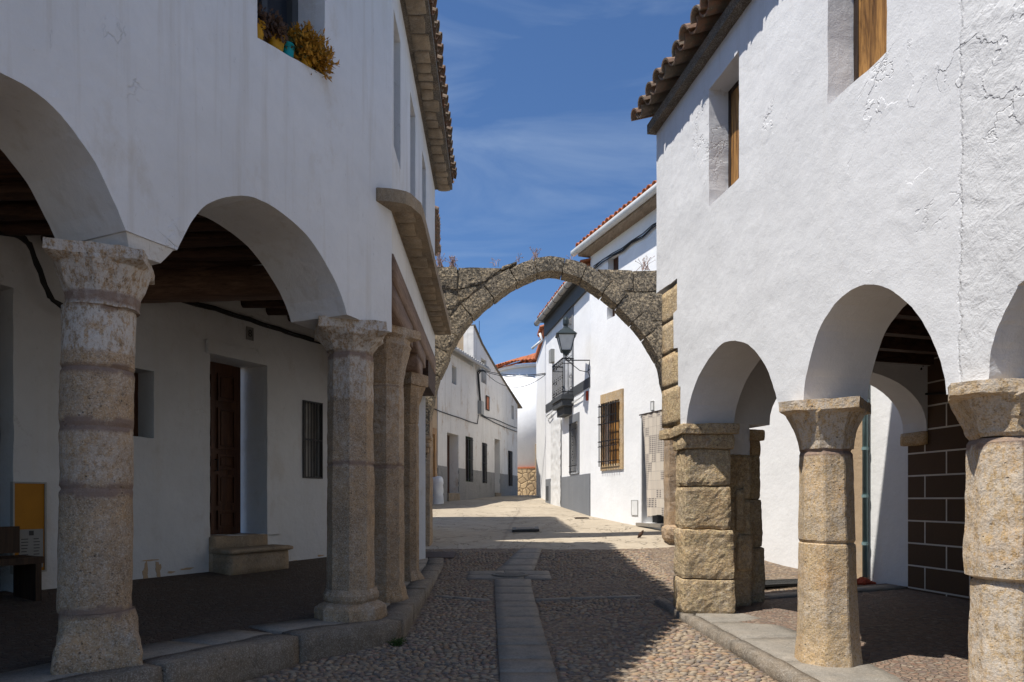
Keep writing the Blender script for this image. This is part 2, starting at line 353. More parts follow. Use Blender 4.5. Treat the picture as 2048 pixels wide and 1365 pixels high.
class MB:
    """collects geometry, then becomes one mesh object"""
    def __init__(s): s.v = []; s.f = []; s.rnd = []
    def add(s, vs, fs, r=None):
        b = len(s.v); s.v += [Vector(v) for v in vs]; s.f += [tuple(i + b for i in f) for f in fs]
        if r is None: r = random.random()
        s.rnd += [(r, r, r, 1)] * len(vs); return s
    def box(s, c, ax, sz):      # centre, three axes, full sizes
        c = Vector(c); a = [Vector(x) for x in ax]; vs = []
        for i in (-.5, .5):
            for j in (-.5, .5):
                for k in (-.5, .5): vs.append(c + a[0] * i * sz[0] + a[1] * j * sz[1] + a[2] * k * sz[2])
        return s.add(vs, [(0, 1, 3, 2), (4, 6, 7, 5), (0, 4, 5, 1), (2, 3, 7, 6), (0, 2, 6, 4), (1, 5, 7, 3)])
    def tube(s, pts, r, seg=8, cap=True):
        pts = [Vector(p) for p in pts]; n = len(pts); vs = []
        rr = r if isinstance(r, (list, tuple)) else [r] * n
        up = None
        for i, p in enumerate(pts):
            d = (pts[min(i + 1, n - 1)] - pts[max(i - 1, 0)]).normalized()
            if up is None: up = d.orthogonal().normalized()
            up = (up - d * up.dot(d)).normalized(); q = d.cross(up)
            for k in range(seg):
                a = 2 * math.pi * k / seg; vs.append(p + (up * math.cos(a) + q * math.sin(a)) * rr[i])
        fs = [(i * seg + k, i * seg + (k + 1) % seg, (i + 1) * seg + (k + 1) % seg, (i + 1) * seg + k) for i in range(n - 1) for k in range(seg)]
        if cap: fs += [tuple(range(seg))[::-1], tuple((n - 1) * seg + k for k in range(seg))]
        return s.add(vs, fs)
    def lathe(s, c, prof, seg=16, sx=1, sy=1):
        c = Vector(c); vs = [c + Vector((r * math.cos(2 * math.pi * k / seg) * sx, r * math.sin(2 * math.pi * k / seg) * sy, z)) for r, z in prof for k in range(seg)]
        n = len(prof); fs = [(i * seg + k, i * seg + (k + 1) % seg, (i + 1) * seg + (k + 1) % seg, (i + 1) * seg + k) for i in range(n - 1) for k in range(seg)]
        fs += [tuple(range(seg))[::-1], tuple((n - 1) * seg + k for k in range(seg))]
        return s.add(vs, fs)
    def build(s, name, mat, parent=None, kind=None, smooth=False, label=None):
        return mesh_obj(name, s.v, s.f, mat, parent, kind, smooth, {'rnd': s.rnd}, label)

Z = Vector((0, 0, 1))
class PL:
    """vertical wall plane: point, direction s along it, n = into the wall (away from the viewer)"""
    def __init__(s, P, D, nin):
        s.P = Vector((P[0], P[1], 0)); s.d = Vector((D[0], D[1], 0)).normalized()
        n = Vector((-s.d.y, s.d.x, 0)); s.n = n if n.dot(Vector((nin[0], nin[1], 0))) > 0 else -n
    def hit(s, px, py, t=0):
        u = (px - CX) / F; P = s.P + s.n * t
        # (u*Y, Y) = P + d*k
        den = s.d.x - u * s.d.y; k = (u * P.y - P.x) / den; Y = P.y + s.d.y * k
        return (k, EYE + (HY - py) / F * Y)
    def p(s, k, z, t=0): return s.P + s.d * k + s.n * t + Z * z
    def h(s, px, py, t=0): return s.p(*s.hit(px, py, t), t)
    def hits(s, pts, t=0): return [s.hit(*q, t) for q in pts]

def resample(loop, step, jit, seed):
    out = []
    for i, a in enumerate(loop):
        b = loop[(i + 1) % len(loop)]; L = math.hypot(b[0] - a[0], b[1] - a[1]); n = max(1, min(400, int(L / step)))
        for j in range(n):
            x = a[0] + (b[0] - a[0]) * j / n; z = a[1] + (b[1] - a[1]) * j / n
            q = noise.noise_vector(Vector((x * 5, z * 5, seed))) * jit + noise.noise_vector(Vector((x * 22, z * 22, seed + 9))) * jit * .5
            out.append((x + q.x, z + q.y))
    return out
def smooth_pts(pts, n=4):
    """Catmull-Rom through an open list of 2D points"""
    out = []
    for i in range(len(pts) - 1):
        p0 = pts[max(i - 1, 0)]; p1 = pts[i]; p2 = pts[i + 1]; p3 = pts[min(i + 2, len(pts) - 1)]
        for j in range(n):
            t = j / n; out.append(tuple(.5 * (2 * p1[k] + (p2[k] - p0[k]) * t + (2 * p0[k] - 5 * p1[k] + 4 * p2[k] - p3[k]) * t * t + (3 * p1[k] - p0[k] - 3 * p2[k] + p3[k]) * t ** 3) for k in range(2)))
    out.append(pts[-1]); return out
def slab(mb, pl, loops, t0, t1, jit=.004, step=.08):
    L = [resample(l, step, jit, 3.7 + i) if jit else l for i, l in enumerate(loops)]
    flat = [q for l in L for q in l]
    tri = tessellate_polygon([[Vector((a, b, 0)) for a, b in l] for l in L])
    n = len(flat); vs = [pl.p(a, b, t0) for a, b in flat] + [pl.p(a, b, t1) for a, b in flat]
    fs = [tuple(t) for t in tri] + [tuple(i + n for i in t[::-1]) for t in tri]; o = 0
    for l in L:
        m = len(l); fs += [(o + i, o + (i + 1) % m, n + o + (i + 1) % m, n + o + i) for i in range(m)]; o += m
    mb.add(vs, fs, .5)
def rect(a, b, z0, z1): return [(a, z0), (b, z0), (b, z1), (a, z1)]

def fix_normals(o):
    bm = bmesh.new(); bm.from_mesh(o.data); bmesh.ops.recalc_face_normals(bm, faces=bm.faces); bm.to_mesh(o.data); bm.free(); return o

def stone(mb, fn, size, r=.03, amp=.012, freq=4.5, cell=.06, amp2=.35):
    """rounded, noise-worn block. fn maps block coordinates (0..size) to world"""
    ns = [max(2, int(s / cell)) for s in size]
    idx = {}; vs = []; fs = []
    def co(i, n, L):
        t = i / n; e = min(r * .5 / L, .4 / n)
        if i == 0: return 0
        if i == n: return L
        return t * L
    def vid(i, j, k):
        key = (i, j, k)
        if key not in idx:
            p = Vector((co(i, ns[0], size[0]), co(j, ns[1], size[1]), co(k, ns[2], size[2])))
            q = Vector([min(max(p[a], r), size[a] - r) for a in range(3)]); d = p - q
            if d.length > r: p = q + d.normalized() * r
            wp = fn(p); wp = wp + noise.noise_vector(wp * freq) * amp + noise.noise_vector(wp * freq * 4.3) * amp * amp2
            idx[key] = len(vs); vs.append(wp)
        return idx[key]
    for a, b, c in ((0, 1, 2), (1, 2, 0), (2, 0, 1)):
        for i in range(ns[a]):
            for j in range(ns[b]):
                for e in (0, ns[c]):
                    def kk(x, y):
                        t = [0, 0, 0]; t[a] = x; t[b] = y; t[c] = e; return vid(*t)
                    q = [kk(i, j), kk(i + 1, j), kk(i + 1, j + 1), kk(i, j + 1)]
                    fs.append(tuple(q if e else q[::-1]))
    mb.add(vs, fs)
def stone_box(mb, c, ax, sz, **k):
    c = Vector(c); a = [Vector(x).normalized() for x in ax]
    stone(mb, lambda p: c + a[0] * (p.x - sz[0] / 2) + a[1] * (p.y - sz[1] / 2) + a[2] * (p.z - sz[2] / 2), sz, **k)

def poly_r(th, n, r, rot):
    """radius of a regular n-gon (apothem r), slightly rounded"""
    a = (th - rot) % (2 * math.pi / n) - math.pi / n
    return min(r / math.cos(a), r * (1 + .96 * (1 / math.cos(math.pi / n) - 1)))
def column(name, parent, c, rows, mat='granite', rot=0, amp=.008, bands=(), white=None, lean=(0, 0), seed=0, label=None):
    """rows: (z, apothem, n) with n = 0 round, 8 octagon, 4 square; split into base / shaft / capital by the caller"""
    rows = list(rows); z0 = rows[0][0]; fine = []
    for a, b in zip(rows[:-1], rows[1:]):
        n = max(1, int(abs(b[0] - a[0]) / .022 + abs(b[1] - a[1]) / .03))
        for j in range(n): t = j / n; fine.append((a[0] + (b[0] - a[0]) * t, a[1] + (b[1] - a[1]) * t, a[2], b[2], t))
    fine.append((rows[-1][0], rows[-1][1], rows[-1][2], rows[-1][2], 0))
    seg = 72; vs = []; att = []
    for z, r, na, nb, t in fine:
        for k in range(seg):
            th = 2 * math.pi * k / seg
            ra = poly_r(th, na, r, rot) if na else r; rb = poly_r(th, nb, r, rot) if nb else r
            rr = ra * (1 - t) + rb * t
            p = Vector((c[0] + lean[0] * (z - z0) + rr * math.cos(th), c[1] + lean[1] * (z - z0) + rr * math.sin(th), z))
            mo = 0
            for bz, bw in bands:
                wob = noise.noise(Vector((p.x * 7, p.y * 7, bz * 3 + seed))) * .03
                d = abs(z + wob - bz) / bw
                if d < 1: mo = 1
            s = Vector((seed, seed * 2, 0))
            q = noise.noise_vector((p + s) * 3.5) * amp * 1.2 + noise.noise_vector((p + s) * 13) * amp * .7 + noise.noise_vector((p + s) * 40) * amp * .25
            if mo: q *= .25
            dent = 0
            for jz in JOINTS:
                e = abs(z + noise.noise(p * 6) * .01 - jz) / .012
                if e < 1: dent = max(dent, .014 * (1 - e))
            out = Vector((math.cos(th), math.sin(th), 0)); vs.append(p + q - out * dent)
            wv = white(z, th) if white else 0
            att.append((mo, wv, 0, 1))
    n = len(fine); fs = [(i * seg + k, i * seg + (k + 1) % seg, (i + 1) * seg + (k + 1) % seg, (i + 1) * seg + k) for i in range(n - 1) for k in range(seg)]
    fs += [tuple(range(seg))[::-1], tuple((n - 1) * seg + k for k in range(seg))]
    return mesh_obj(name, vs, fs, mat, parent, smooth=False, attrs={'stain': att, 'rnd': [(.5, .5, .5, 1)] * len(vs)}, label=label)
JOINTS = []

def tiles(mb, A, B, out, pitch=.21, rows=1, length=.42, drop=.3, rad=.085, seg=7, thick=.014, jit=.012, under=True):
    """curved clay tiles along an eave A-B; out = horizontal unit vector pointing off the roof; drop = fall per metre"""
    A = Vector(A); B = Vector(B); d = (B - A); L = d.length; d = d.normalized(); out = Vector((out[0], out[1], 0)).normalized()
    fall = (out - Z * drop).normalized(); up = d.cross(fall); up = up if up.z > 0 else -up
    n = int(L / pitch)
    for row in range(rows):
        for k in range(n + 1):
            for inv in ((0, 1) if under else (0,)):
                c = A + d * (k + (.5 if inv else 0)) * pitch - fall * row * length * .82 + up * (.028 * (0 if inv else 1))
                j = Vector([random.uniform(-jit, jit) for _ in range(3)]); c = c + j
                dd = (fall + d * random.uniform(-.04, .04) + up * random.uniform(-.02, .02)).normalized()
                sg = -1 if inv else 1; vs = []
                for e, (dist, rr) in enumerate(((-.02 - (0 if not inv else .03), rad), (-length, rad * .8))):
                    for q in (0, 1):
                        for i in range(seg + 1):
                            a = math.pi * i / seg; r2 = rr - q * thick
                            vs.append(c + dd * dist + d * math.cos(a) * r2 + up * (math.sin(a) * r2 * sg * .9 + (0 if not inv else rad * .55)))
                m = seg + 1; fs = []
                for i in range(seg):
                    fs += [(i, i + 1, 2 * m + i + 1, 2 * m + i), (m + i + 1, m + i, 3 * m + i, 3 * m + i + 1), (i + 1, i, m + i, m + i + 1), (2 * m + i, 2 * m + i + 1, 3 * m + i + 1, 3 * m + i)]
                fs += [(0, 2 * m, 3 * m, m), (seg, m + seg, 3 * m + seg, 2 * m + seg)]
                mb.add(vs, fs)

def grille(mb, pl, s0, s1, z0, z1, t, nv, nh, r=.008, hz=None):
    for i in range(nv):
        s = s0 + (s1 - s0) * (i + .5) / nv; mb.tube([pl.p(s, z0, t), pl.p(s, z1, t)], r, 6)
    for z in (hz or [z0 + (z1 - z0) * (j + .5) / nh for j in range(nh)]):
        mb.box(pl.p((s0 + s1) / 2, z, t), (pl.d, pl.n, Z), (abs(s1 - s0), .012, .022))
def frame(mb, pl, s0, s1, z0, z1, t, w, dp):
    for s in (s0 + w / 2, s1 - w / 2): mb.box(pl.p(s, (z0 + z1) / 2, t), (pl.d, pl.n, Z), (w, dp, z1 - z0))
    for z in (z0 + w / 2, z1 - w / 2): mb.box(pl.p((s0 + s1) / 2, z, t), (pl.d, pl.n, Z), (s1 - s0 - 2 * w - .002, dp * .98, w))
def panel(mb, pl, s0, s1, z0, z1, t0, t1):
    mb.box(pl.p((s0 + s1) / 2, (z0 + z1) / 2, (t0 + t1) / 2), (pl.d, pl.n, Z), (abs(s1 - s0), abs(t1 - t0), abs(z1 - z0)))
def letter(txt, size, loc, xdir, zdir, mat, name, parent):
    cu = bpy.data.curves.new('t', 'FONT'); cu.body = txt; cu.size = size; cu.extrude = .002; cu.align_x = 'CENTER'; cu.align_y = 'CENTER'
    ob = bpy.data.objects.new('t', cu); COL.objects.link(ob); dg = bpy.context.evaluated_depsgraph_get(); me = ob.evaluated_get(dg).to_mesh()
    X = Vector(xdir).normalized(); Y = Vector(zdir).normalized(); N = X.cross(Y)
    vs = [Vector(loc) + X * v.co.x + Y * v.co.y + N * v.co.z for v in me.vertices]; fs = [tuple(p.vertices) for p in me.polygons]
    ob.evaluated_get(dg).to_mesh_clear(); bpy.data.objects.remove(ob); bpy.data.curves.remove(cu)
    return mesh_obj(name, vs, fs, mat, parent)

# ------------------------------------------------------------------ ground levels
PY = [-200, -10, 5, 7, 9, 11, 12.5, 14, 17, 20, 23, 28, 31, 40, 60, 300]
PZ = [-.4, -.05, 0, .03, .10, .22, .45, .62, .85, 1.07, 1.24, 1.42, 1.50, 1.55, 1.5, 1.0]
def gz(x, y):
    z = float(np.interp(y, PY, PZ))
    z += .035 * max(0, min(1, (x - 1.5) / 2)) * (1 if y > 9 else 0)
    if x < -1.3 and y < 7: z += .05 * min(2, -1.3 - x)
    return z
def gpt(px, py, dz=0):
    """ground point seen at a pixel"""
    Y = 3.0
    while Y < 60:
        X = (px - CX) / F * Y
        if EYE + (HY - py) / F * Y < gz(X, Y) + dz: break
        Y += .01
    return Vector((X, Y, gz(X, Y) + dz))

xs = [-300, -120, -50, -25] + list(np.arange(-14, 14.01, .3)) + [25, 50, 120, 300]
ys = [-200, -80, -30, -15] + list(np.arange(-8, 40, .3)) + [45, 60, 120, 300]
vs = [(x, y, gz(x, y) + .012 * noise.noise(Vector((x * .8, y * .8, 0))) * (1 if 3 < y < 40 else 0)) for y in ys for x in xs]; nx = len(xs)
fs = [(j * nx + i, j * nx + i + 1, (j + 1) * nx + i + 1, (j + 1) * nx + i) for j in range(len(ys) - 1) for i in range(nx - 1)]
mesh_obj('ground', vs, fs, 'ground', kind='structure', smooth=True)

# ------------------------------------------------------------------ granite drain strip down the street
sp = MB()
def strip_x(y):   # left edge, right edge
    return (float(np.interp(y, [2, 4.86, 9.6, 10.6, 12.3], [-.04, -.085, -.25, -.26, .16])), float(np.interp(y, [2, 4.86, 9.6, 10.6, 12.3], [.30, .33, .26, .33, .54])))
y = 3.0
while y < 12.3:
    L = random.uniform(.34, .62)
    if y < 9.78 and y + L > 9.74: L = 9.78 - y
    if 9.77 < y < 10.5: y = 10.52; continue
    if y + L > 12.3: L = 12.3 - y
    if L < .05: break
    a0, a1 = strip_x(y); b0, b1 = strip_x(y + L); tilt = random.uniform(-.003, .003)
    def fn(p, a0=a0, a1=a1, b0=b0, b1=b1, y=y, L=L, tilt=tilt):
        t = p.y / L; x = (a0 + (a1 - a0) * p.x / .4) * (1 - t) + (b0 + (b1 - b0) * p.x / .4) * t; yy = y + p.y
        return Vector((x, yy, gz(x, yy) - .04 + p.z + tilt))
    stone(sp, fn, (.4, L - .012, .062), r=.008, amp=.0035, cell=.1)
    y += L
for x0, x1 in ((-.66, .0), (.012, .57)):
    for ya, yb in ((9.79, 10.14), (10.15, 10.5)):
        pass
for (x0, x1, ya, yb) in ((-.66, .17, 9.79, 10.13), (.18, .57, 9.79, 10.13), (-.66, -.12, 10.14, 10.5), (-.11, .57, 10.14, 10.5)):
    stone(sp, lambda p: Vector((x0 + p.x, ya + p.y, gz(x0 + p.x, ya + p.y) - .04 + p.z)), (x1 - x0, yb - ya, .062), r=.008, amp=.003, cell=.1)
for (xa, ya_, xb, yb_) in ((-.95, 8.55, -.27, 8.28), (.28, 8.30, 1.62, 8.55)):
    n = 3
    for i in range(n):
        p0 = Vector((xa + (xb - xa) * i / n, ya_ + (yb_ - ya_) * i / n, 0)); p1 = Vector((xa + (xb - xa) * (i + 1) / n, ya_ + (yb_ - ya_) * (i + 1) / n, 0))
        dd = (p1 - p0).normalized(); nn = Vector((-dd.y, dd.x, 0)); LL = (p1 - p0).length
        stone(sp, lambda p: (lambda q: Vector((q.x, q.y, gz(q.x, q.y) - .04 + p.z)))(p0 + dd * p.x + nn * (p.y - .05)), (LL - .01, .10, .058), r=.008, amp=.004, cell=.12)
fix_normals(sp.build('path', 'slab_stone', kind='structure', smooth=True))

# drain grate in the cross slab
dr = thing('drain_grate', 'round iron drain grate with slanted slots set in the cross slab of the drain strip', 'drain', (-.03, 10.145, gz(0, 10.145) + .0))
zc = gz(0, 10.145) + .026; mb = MB()
ring = []
for rr, zz in ((.275, -.02), (.275, .007), (.225, .007), (.225, -.02)): ring.append((rr, zz))
seg = 40; vv = [Vector((-.03 + r_ * math.cos(2 * math.pi * k / seg), 10.145 + r_ * math.sin(2 * math.pi * k / seg), zc + z_)) for r_, z_ in ring for k in range(seg)]
mb.add(vv, [(i * seg + k, i * seg + (k + 1) % seg, ((i + 1) % 4) * seg + (k + 1) % seg, ((i + 1) % 4) * seg + k) for i in range(4) for k in range(seg)])
mb.build('rim', 'grate_grey', dr)
mb = MB(); dv = Vector((.5, .86, 0)).normalized(); nv_ = Vector((.86, -.5, 0))
for i in range(-5, 6):
    o = i * .04; hl = math.sqrt(max(0, .228 ** 2 - o * o))
    mb.box(Vector((-.03, 10.145, zc + .003)) + nv_ * o, (dv, nv_, Z), (hl * 2, .016, .004))
mb.box((-.03, 10.145, zc + .003), (nv_, dv, Z), (.45, .03, .0072))
mb.build('bars', 'grate_grey', dr)
mb = MB(); mb.lathe((-.03, 10.145, zc - .010), [(.2255, 0), (.2255, .009)], 32); mb.build('pit', 'dark', dr)

# cobbles as real pebbles on the near street
def pebbles():
    rng = np.random.default_rng(5); P = []
    yy = 3.6
    while yy < 12.25:
        dy = .036 + .012 * rng.random(); xx = -3.0 + rng.random() * .05
        while xx < 2.4:
            a = .5 * (.040 + .040 * rng.random() ** 1.5); xx += a
            x = xx; y = yy + rng.normal() * .008; xx += a + .006
            l, r = strip_x(y)
            if l - .03 < x < r + .03 and y < 12.3: continue
            if 9.74 < y < 10.54 and -.71 < x < .62: continue
            if y > 6.2 and x < float(np.interp(y, [6.2, 11, 12.2], [-1.0, -1.13, -1.2])) + .04: continue
            if y <= 6.26 and x < float(np.interp(y, [3, 4.17, 5.33, 6.26], [-2.65, -2.12, -1.65, -1.0])) + .03: continue
            if y < 8.2 and x > float(np.interp(y, [3, 4.49, 8.23], [2.04, 1.93, 1.70])) - .05: continue
            if y > 8.2 and x > 2.35: continue
            if y > 11.6 and x < -.95: continue
            dl = abs(y - float(np.interp(x, [-.95, -.27], [8.55, 8.28]))) if x < 0 else abs(y - float(np.interp(x, [.28, 1.62], [8.30, 8.55])))
            if dl < .075: continue
            if y > 12.05 + .15 * noise.noise(Vector((x * 2, 0, 0))): continue
            P.append((x, y, a * .98, dy * (.40 + .12 * rng.random()), rng.random() * .8 - .4, rng.random()))
        yy += dy
    P = np.array(P); n = len(P)
    prof = [(1, -.6), (.98, .05), (.82, .55), (.5, .88)]; seg = 9
    u = []
    for r_, z_ in prof:
        for k in range(seg): u.append((r_ * math.cos(2 * math.pi * k / seg), r_ * math.sin(2 * math.pi * k / seg), z_))
    u.append((0, 0, 1)); u = np.array(u); m = len(u)
    faces = [(i * seg + k, i * seg + (k + 1) % seg, (i + 1) * seg + (k + 1) % seg, (i + 1) * seg + k) for i in range(3) for k in range(seg)]
    tris = [(3 * seg + k, 3 * seg + (k + 1) % seg, m - 1) for k in range(seg)]
    c, s = np.cos(P[:, 4]), np.sin(P[:, 4])
    h = .004 + .016 * rng.random(n) ** 1.3
    V = np.zeros((n, m, 3)); ux = u[None, :, 0] * P[:, 2, None] * (1 + .16 * rng.standard_normal((n, m))); uy = u[None, :, 1] * P[:, 3, None] * (1 + .16 * rng.standard_normal((n, m)))
    V[:, :, 0] = P[:, 0, None] + ux * c[:, None] - uy * s[:, None]; V[:, :, 1] = P[:, 1, None] + ux * s[:, None] + uy * c[:, None]
    gzv = np.array([gz(p[0], p[1]) for p in P]); V[:, :, 2] = (gzv - .001)[:, None] + u[None, :, 2] * h[:, None] + (.10 * (V[:, :, 1] - P[:, 1, None])) * 0
    fa = np.array(faces)[None] + (np.arange(n) * m)[:, None, None]; ta = np.array(tris)[None] + (np.arange(n) * m)[:, None, None]
    me = bpy.data.meshes.new('cobblestones'); nv = n * m; nq = n * len(faces); ntt = n * len(tris)
    me.vertices.add(nv); me.vertices.foreach_set('co', V.reshape(-1))
    loops = np.concatenate([fa.reshape(-1), ta.reshape(-1)]); me.loops.add(len(loops)); me.loops.foreach_set('vertex_index', loops.astype(np.int32))
    me.polygons.add(nq + ntt); st = np.concatenate([np.arange(nq) * 4, nq * 4 + np.arange(ntt) * 3]).astype(np.int32)
    me.polygons.foreach_set('loop_start', st); me.polygons.foreach_set('use_smooth', np.ones(nq + ntt, bool))
    at = me.color_attributes.new('rnd', 'FLOAT_COLOR', 'POINT'); cc = np.ones((n, m, 4)); cc[:, :, :3] = P[:, 5, None, None]
    at.data.foreach_set('color', cc.reshape(-1).astype(np.float32)); me.materials.append(M['pebble']); me.update(calc_edges=True); me.validate()
    o = bpy.data.objects.new('cobblestones', me); link(o, None, 'stuff'); o['label'] = 'brown river cobbles set in earth over the near street'; o['category'] = 'cobblestones'
pebbles()

# ------------------------------------------------------------------ pavements
LK = [Vector((-4.2, -.4, .3)), Vector((-2.12, 4.17, .3)), Vector((-1.65, 5.33, .25)), Vector((-1.0, 6.26, .2)), Vector((-1.11, 11.0, .27)), Vector((-1.18, 12.0, .38))]
kb = MB(); sl = MB()
def along(P, d):
    for a, b in zip(P[:-1], P[1:]):
        L = (b - a).length
        if d <= L: return a + (b - a) * (d / L)
        d -= L
    return P[-1]
def kerb_run(P, side, wid, hgt, slabw, seglen):
    for i, (a, b) in enumerate(zip(P[:-1], P[1:])):
        dv = (b - a); L = dv.length; dn = Vector((dv.x, dv.y, 0)).normalized(); nn = Vector((-dn.y, dn.x, 0)) * side
        n = max(1, round(L / seglen)); cuts = [0] + sorted(L * (j + random.uniform(-.12, .12)) / n for j in range(1, n)) + [L]
        for u0, u1 in zip(cuts[:-1], cuts[1:]):
            dz = random.uniform(-.006, .006)
            stone(kb, lambda p: a + dn * 0 + dv * ((u0 + p.x) / L) + nn * p.y + Z * (p.z - hgt + dz), (u1 - u0 - .008, wid, hgt), r=.022, amp=.009, cell=.09)
        if slabw:
            n = max(1, round(L / .8)); cuts = [0] + sorted(L * (j + random.uniform(-.15, .15)) / n for j in range(1, n)) + [L]
            for u0, u1 in zip(cuts[:-1], cuts[1:]):
                stone(sl, lambda p: a + dv * ((u0 + p.x) / L) + nn * (p.y + wid + .01) + Z * (p.z - .10 - .004), (u1 - u0 - .01, slabw, .10), r=.008, amp=.003, cell=.15)
kerb_run(LK, 1, .26, .30, .42, 1.05)
RK = [Vector((2.35, -2.0, .09)), Vector((1.935, 4.49, .09)), Vector((1.71, 8.2, .125))]
kerb_run(RK, -1, .14, .16, .62, 1.3)
fix_normals(kb.build('kerb', 'kerb_stone', kind='structure', smooth=True))
fix_normals(sl.build('pavement', 'slab_stone', kind='structure', smooth=True))
def ruled(name, A, B, mat, n=14, dz=0):
    na = 40; vs = []; la = sum((b - a).length for a, b in zip(A[:-1], A[1:])); lb = sum((b - a).length for a, b in zip(B[:-1], B[1:]))
    for i in range(na + 1):
        a = along(A, la * i / na); b = along(B, lb * i / na)
        for j in range(n + 1):
            p = a + (b - a) * (j / n); vs.append(p + Z * (dz + .008 * noise.noise(p * 1.3)))
    fs = [(i * (n + 1) + j, i * (n + 1) + j + 1, (i + 1) * (n + 1) + j + 1, (i + 1) * (n + 1) + j) for i in range(na) for j in range(n)]
    return mesh_obj(name, vs, fs, mat, kind='structure', smooth=True)
def shift(P, o): return [p + o for p in P]
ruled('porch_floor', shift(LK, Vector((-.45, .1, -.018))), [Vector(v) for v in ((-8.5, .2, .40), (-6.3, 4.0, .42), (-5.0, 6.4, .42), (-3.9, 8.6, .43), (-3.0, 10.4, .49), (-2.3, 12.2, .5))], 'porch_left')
ruled('porch_floor', [Vector((2.6, -2, .075)), Vector((2.25, 4.49, .08)), Vector((2.06, 8.3, .115))], [Vector((7.2, -2, .08)), Vector((5.7, 4.8, .12)), Vector((5.3, 9.2, .19))], 'porch_right')
# stone edging course across the mouth of the right portico
mb = MB()
a = Vector((2.35, 7.9, .125)); b = Vector((5.0, 8.75, .185)); dv = b - a
for i in range(4): stone(mb, lambda p: a + dv * ((i + p.x / dv.length * 4) / 4) + Vector((-.3, .95, 0)) * (p.y - .1) + Z * (p.z - .05), (dv.length / 4 - .01, .28, .062), r=.008, amp=.003, cell=.15)
fix_normals(mb.build('pavement', 'slab_stone', kind='structure', smooth=True))

# ================================================================== LEFT ARCADED HOUSE
F1 = PL((-1.15, 6.52), (-.411, -.912), (-.912, .411))       # facade towards the square, s grows towards the camera
F2 = PL((-1.15, 6.52), (-.0286, 1), (-1, 0))                # facade along the street, s grows up the street
house = thing('arcaded_house', 'white house on the left with granite columns, stone canopy and flower window', 'house', (-2.6, 7.5, .3))
SP = 2.89
a2 = F1.hits([(354, 501), (369, 471), (394, 428), (423, 404), (483, 391), (533, 406), (583, 441), (623, 483), (658, 538), (683, 593), (694, 630)])
a1 = F1.hits([(252, 461), (234, 418), (199, 341), (169, 294), (120, 229), (60, 177), (0, 145)])
cr = a1[-1][0] + .03; a1r = [(2 * cr - s, z) for s, z in a1[::-1]]
a1f = smooth_pts(a1 + [(cr, a1[-1][1] + .004)] + a1r)
a2f = smooth_pts(a2[::-1]); sA1 = a1r[-1][0]
SB = 10.0; EV = 6.55
win = F1.hits([(514.5, 74.5), (649.5, 153)]); wl = [(win[0][0], win[0][1]), (win[1][0], win[1][1]), (win[1][0], 6.0), (win[0][0], 6.0)]
a0f = [(s + (sA1 - a1[0][0]) + .42, z) for s, z in a1f]
loop = [(0.0, EV), (0.0, 2.90)] + a2f + a1f + a0f + [(SB, 2.9), (SB, EV)]
T1 = .62
mb = MB(); slab(mb, F1, [loop, wl], 0, T1, .006)
# street facade above the timber beam, three narrow windows
W2 = [F2.hit(787.8, 16)[0], F2.hit(801.3, 84)[0], F2.hit(820.8, 185)[0], F2.hit(831, 200)[0], F2.hit(844.6, 299)[0], F2.hit(852, 300)[0]]
E2 = F2.hit(870, 500)[0]
wins = [rect(W2[2 * i], W2[2 * i + 1], 4.76, 6.10) for i in range(3)]
slab(mb, F2, [rect(.0, E2, 3.67, EV)] + wins, .002, .42, .003)
# end wall, back wall of the upper floor
PE = PL(F2.p(E2, 0).xy, (-1, .02), (0, 1)); slab(mb, PE, [rect(.42, 5.5, 3.9, EV)], -.3, 0, 0)
PE2 = PL((-1.45, 11.44), (-1, -.9), (-1, 1)); slab(mb, PE2, [rect(.0, 1.7, .2, 3.9)], 0, .3, .0)
WALL_L = fix_normals(mb.build('wall', 'plaster_left', house))
# rounded corner below the canopy: slim pillow of plaster at the corner bottom
# porch back wall with door recess, window niches
DW = PL((-3.64, 8.65), (.532, 1), (-.88, .47))
dl, dtop = DW.hit(431, 722); d0 = DW.hit(431, 700)[0]; d1 = DW.hit(550, 700)[0]
dz1 = DW.hit(431, 700)[1]
fl = .43
dr0, dr1 = DW.hit(420, 900)[0], DW.hit(531, 900)[0]
zt = DW.hit(485, 722)[1]
DOORR = (dr0 + .0, dr1, fl + .41, zt)
g0, g1 = DW.hit(605, 900)[0], DW.hit(644, 900)[0]; gz0, gz1 = DW.hit(620, 957)[1], DW.hit(620, 803)[1]
n0, n1 = DW.hit(232, 800)[0], DW.hit(308, 800)[0]; nz0, nz1 = DW.hit(300, 876)[1], DW.hit(300, 741)[1]
bd1 = DW.hit(27, 800)[0]; bz1 = DW.hit(20, 574)[1]
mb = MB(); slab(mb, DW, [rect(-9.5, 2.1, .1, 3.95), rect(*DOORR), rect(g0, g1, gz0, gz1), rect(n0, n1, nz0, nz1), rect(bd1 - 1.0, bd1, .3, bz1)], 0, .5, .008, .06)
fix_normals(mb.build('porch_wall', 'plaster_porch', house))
# raised plaster band round the door
mb = MB()
zz = DOORR[3]; slab(mb, DW, [[(dr0 - .06, zz + .16), (dr1 + .22, zz + .16), (dr1 + .26, fl + .4), (dr1 + .0, fl + .4), (dr1, zz), (dr0 - .06, zz)]], -.035, .0, .006)
fix_normals(mb.build('door_surround', 'plaster_porch', house))
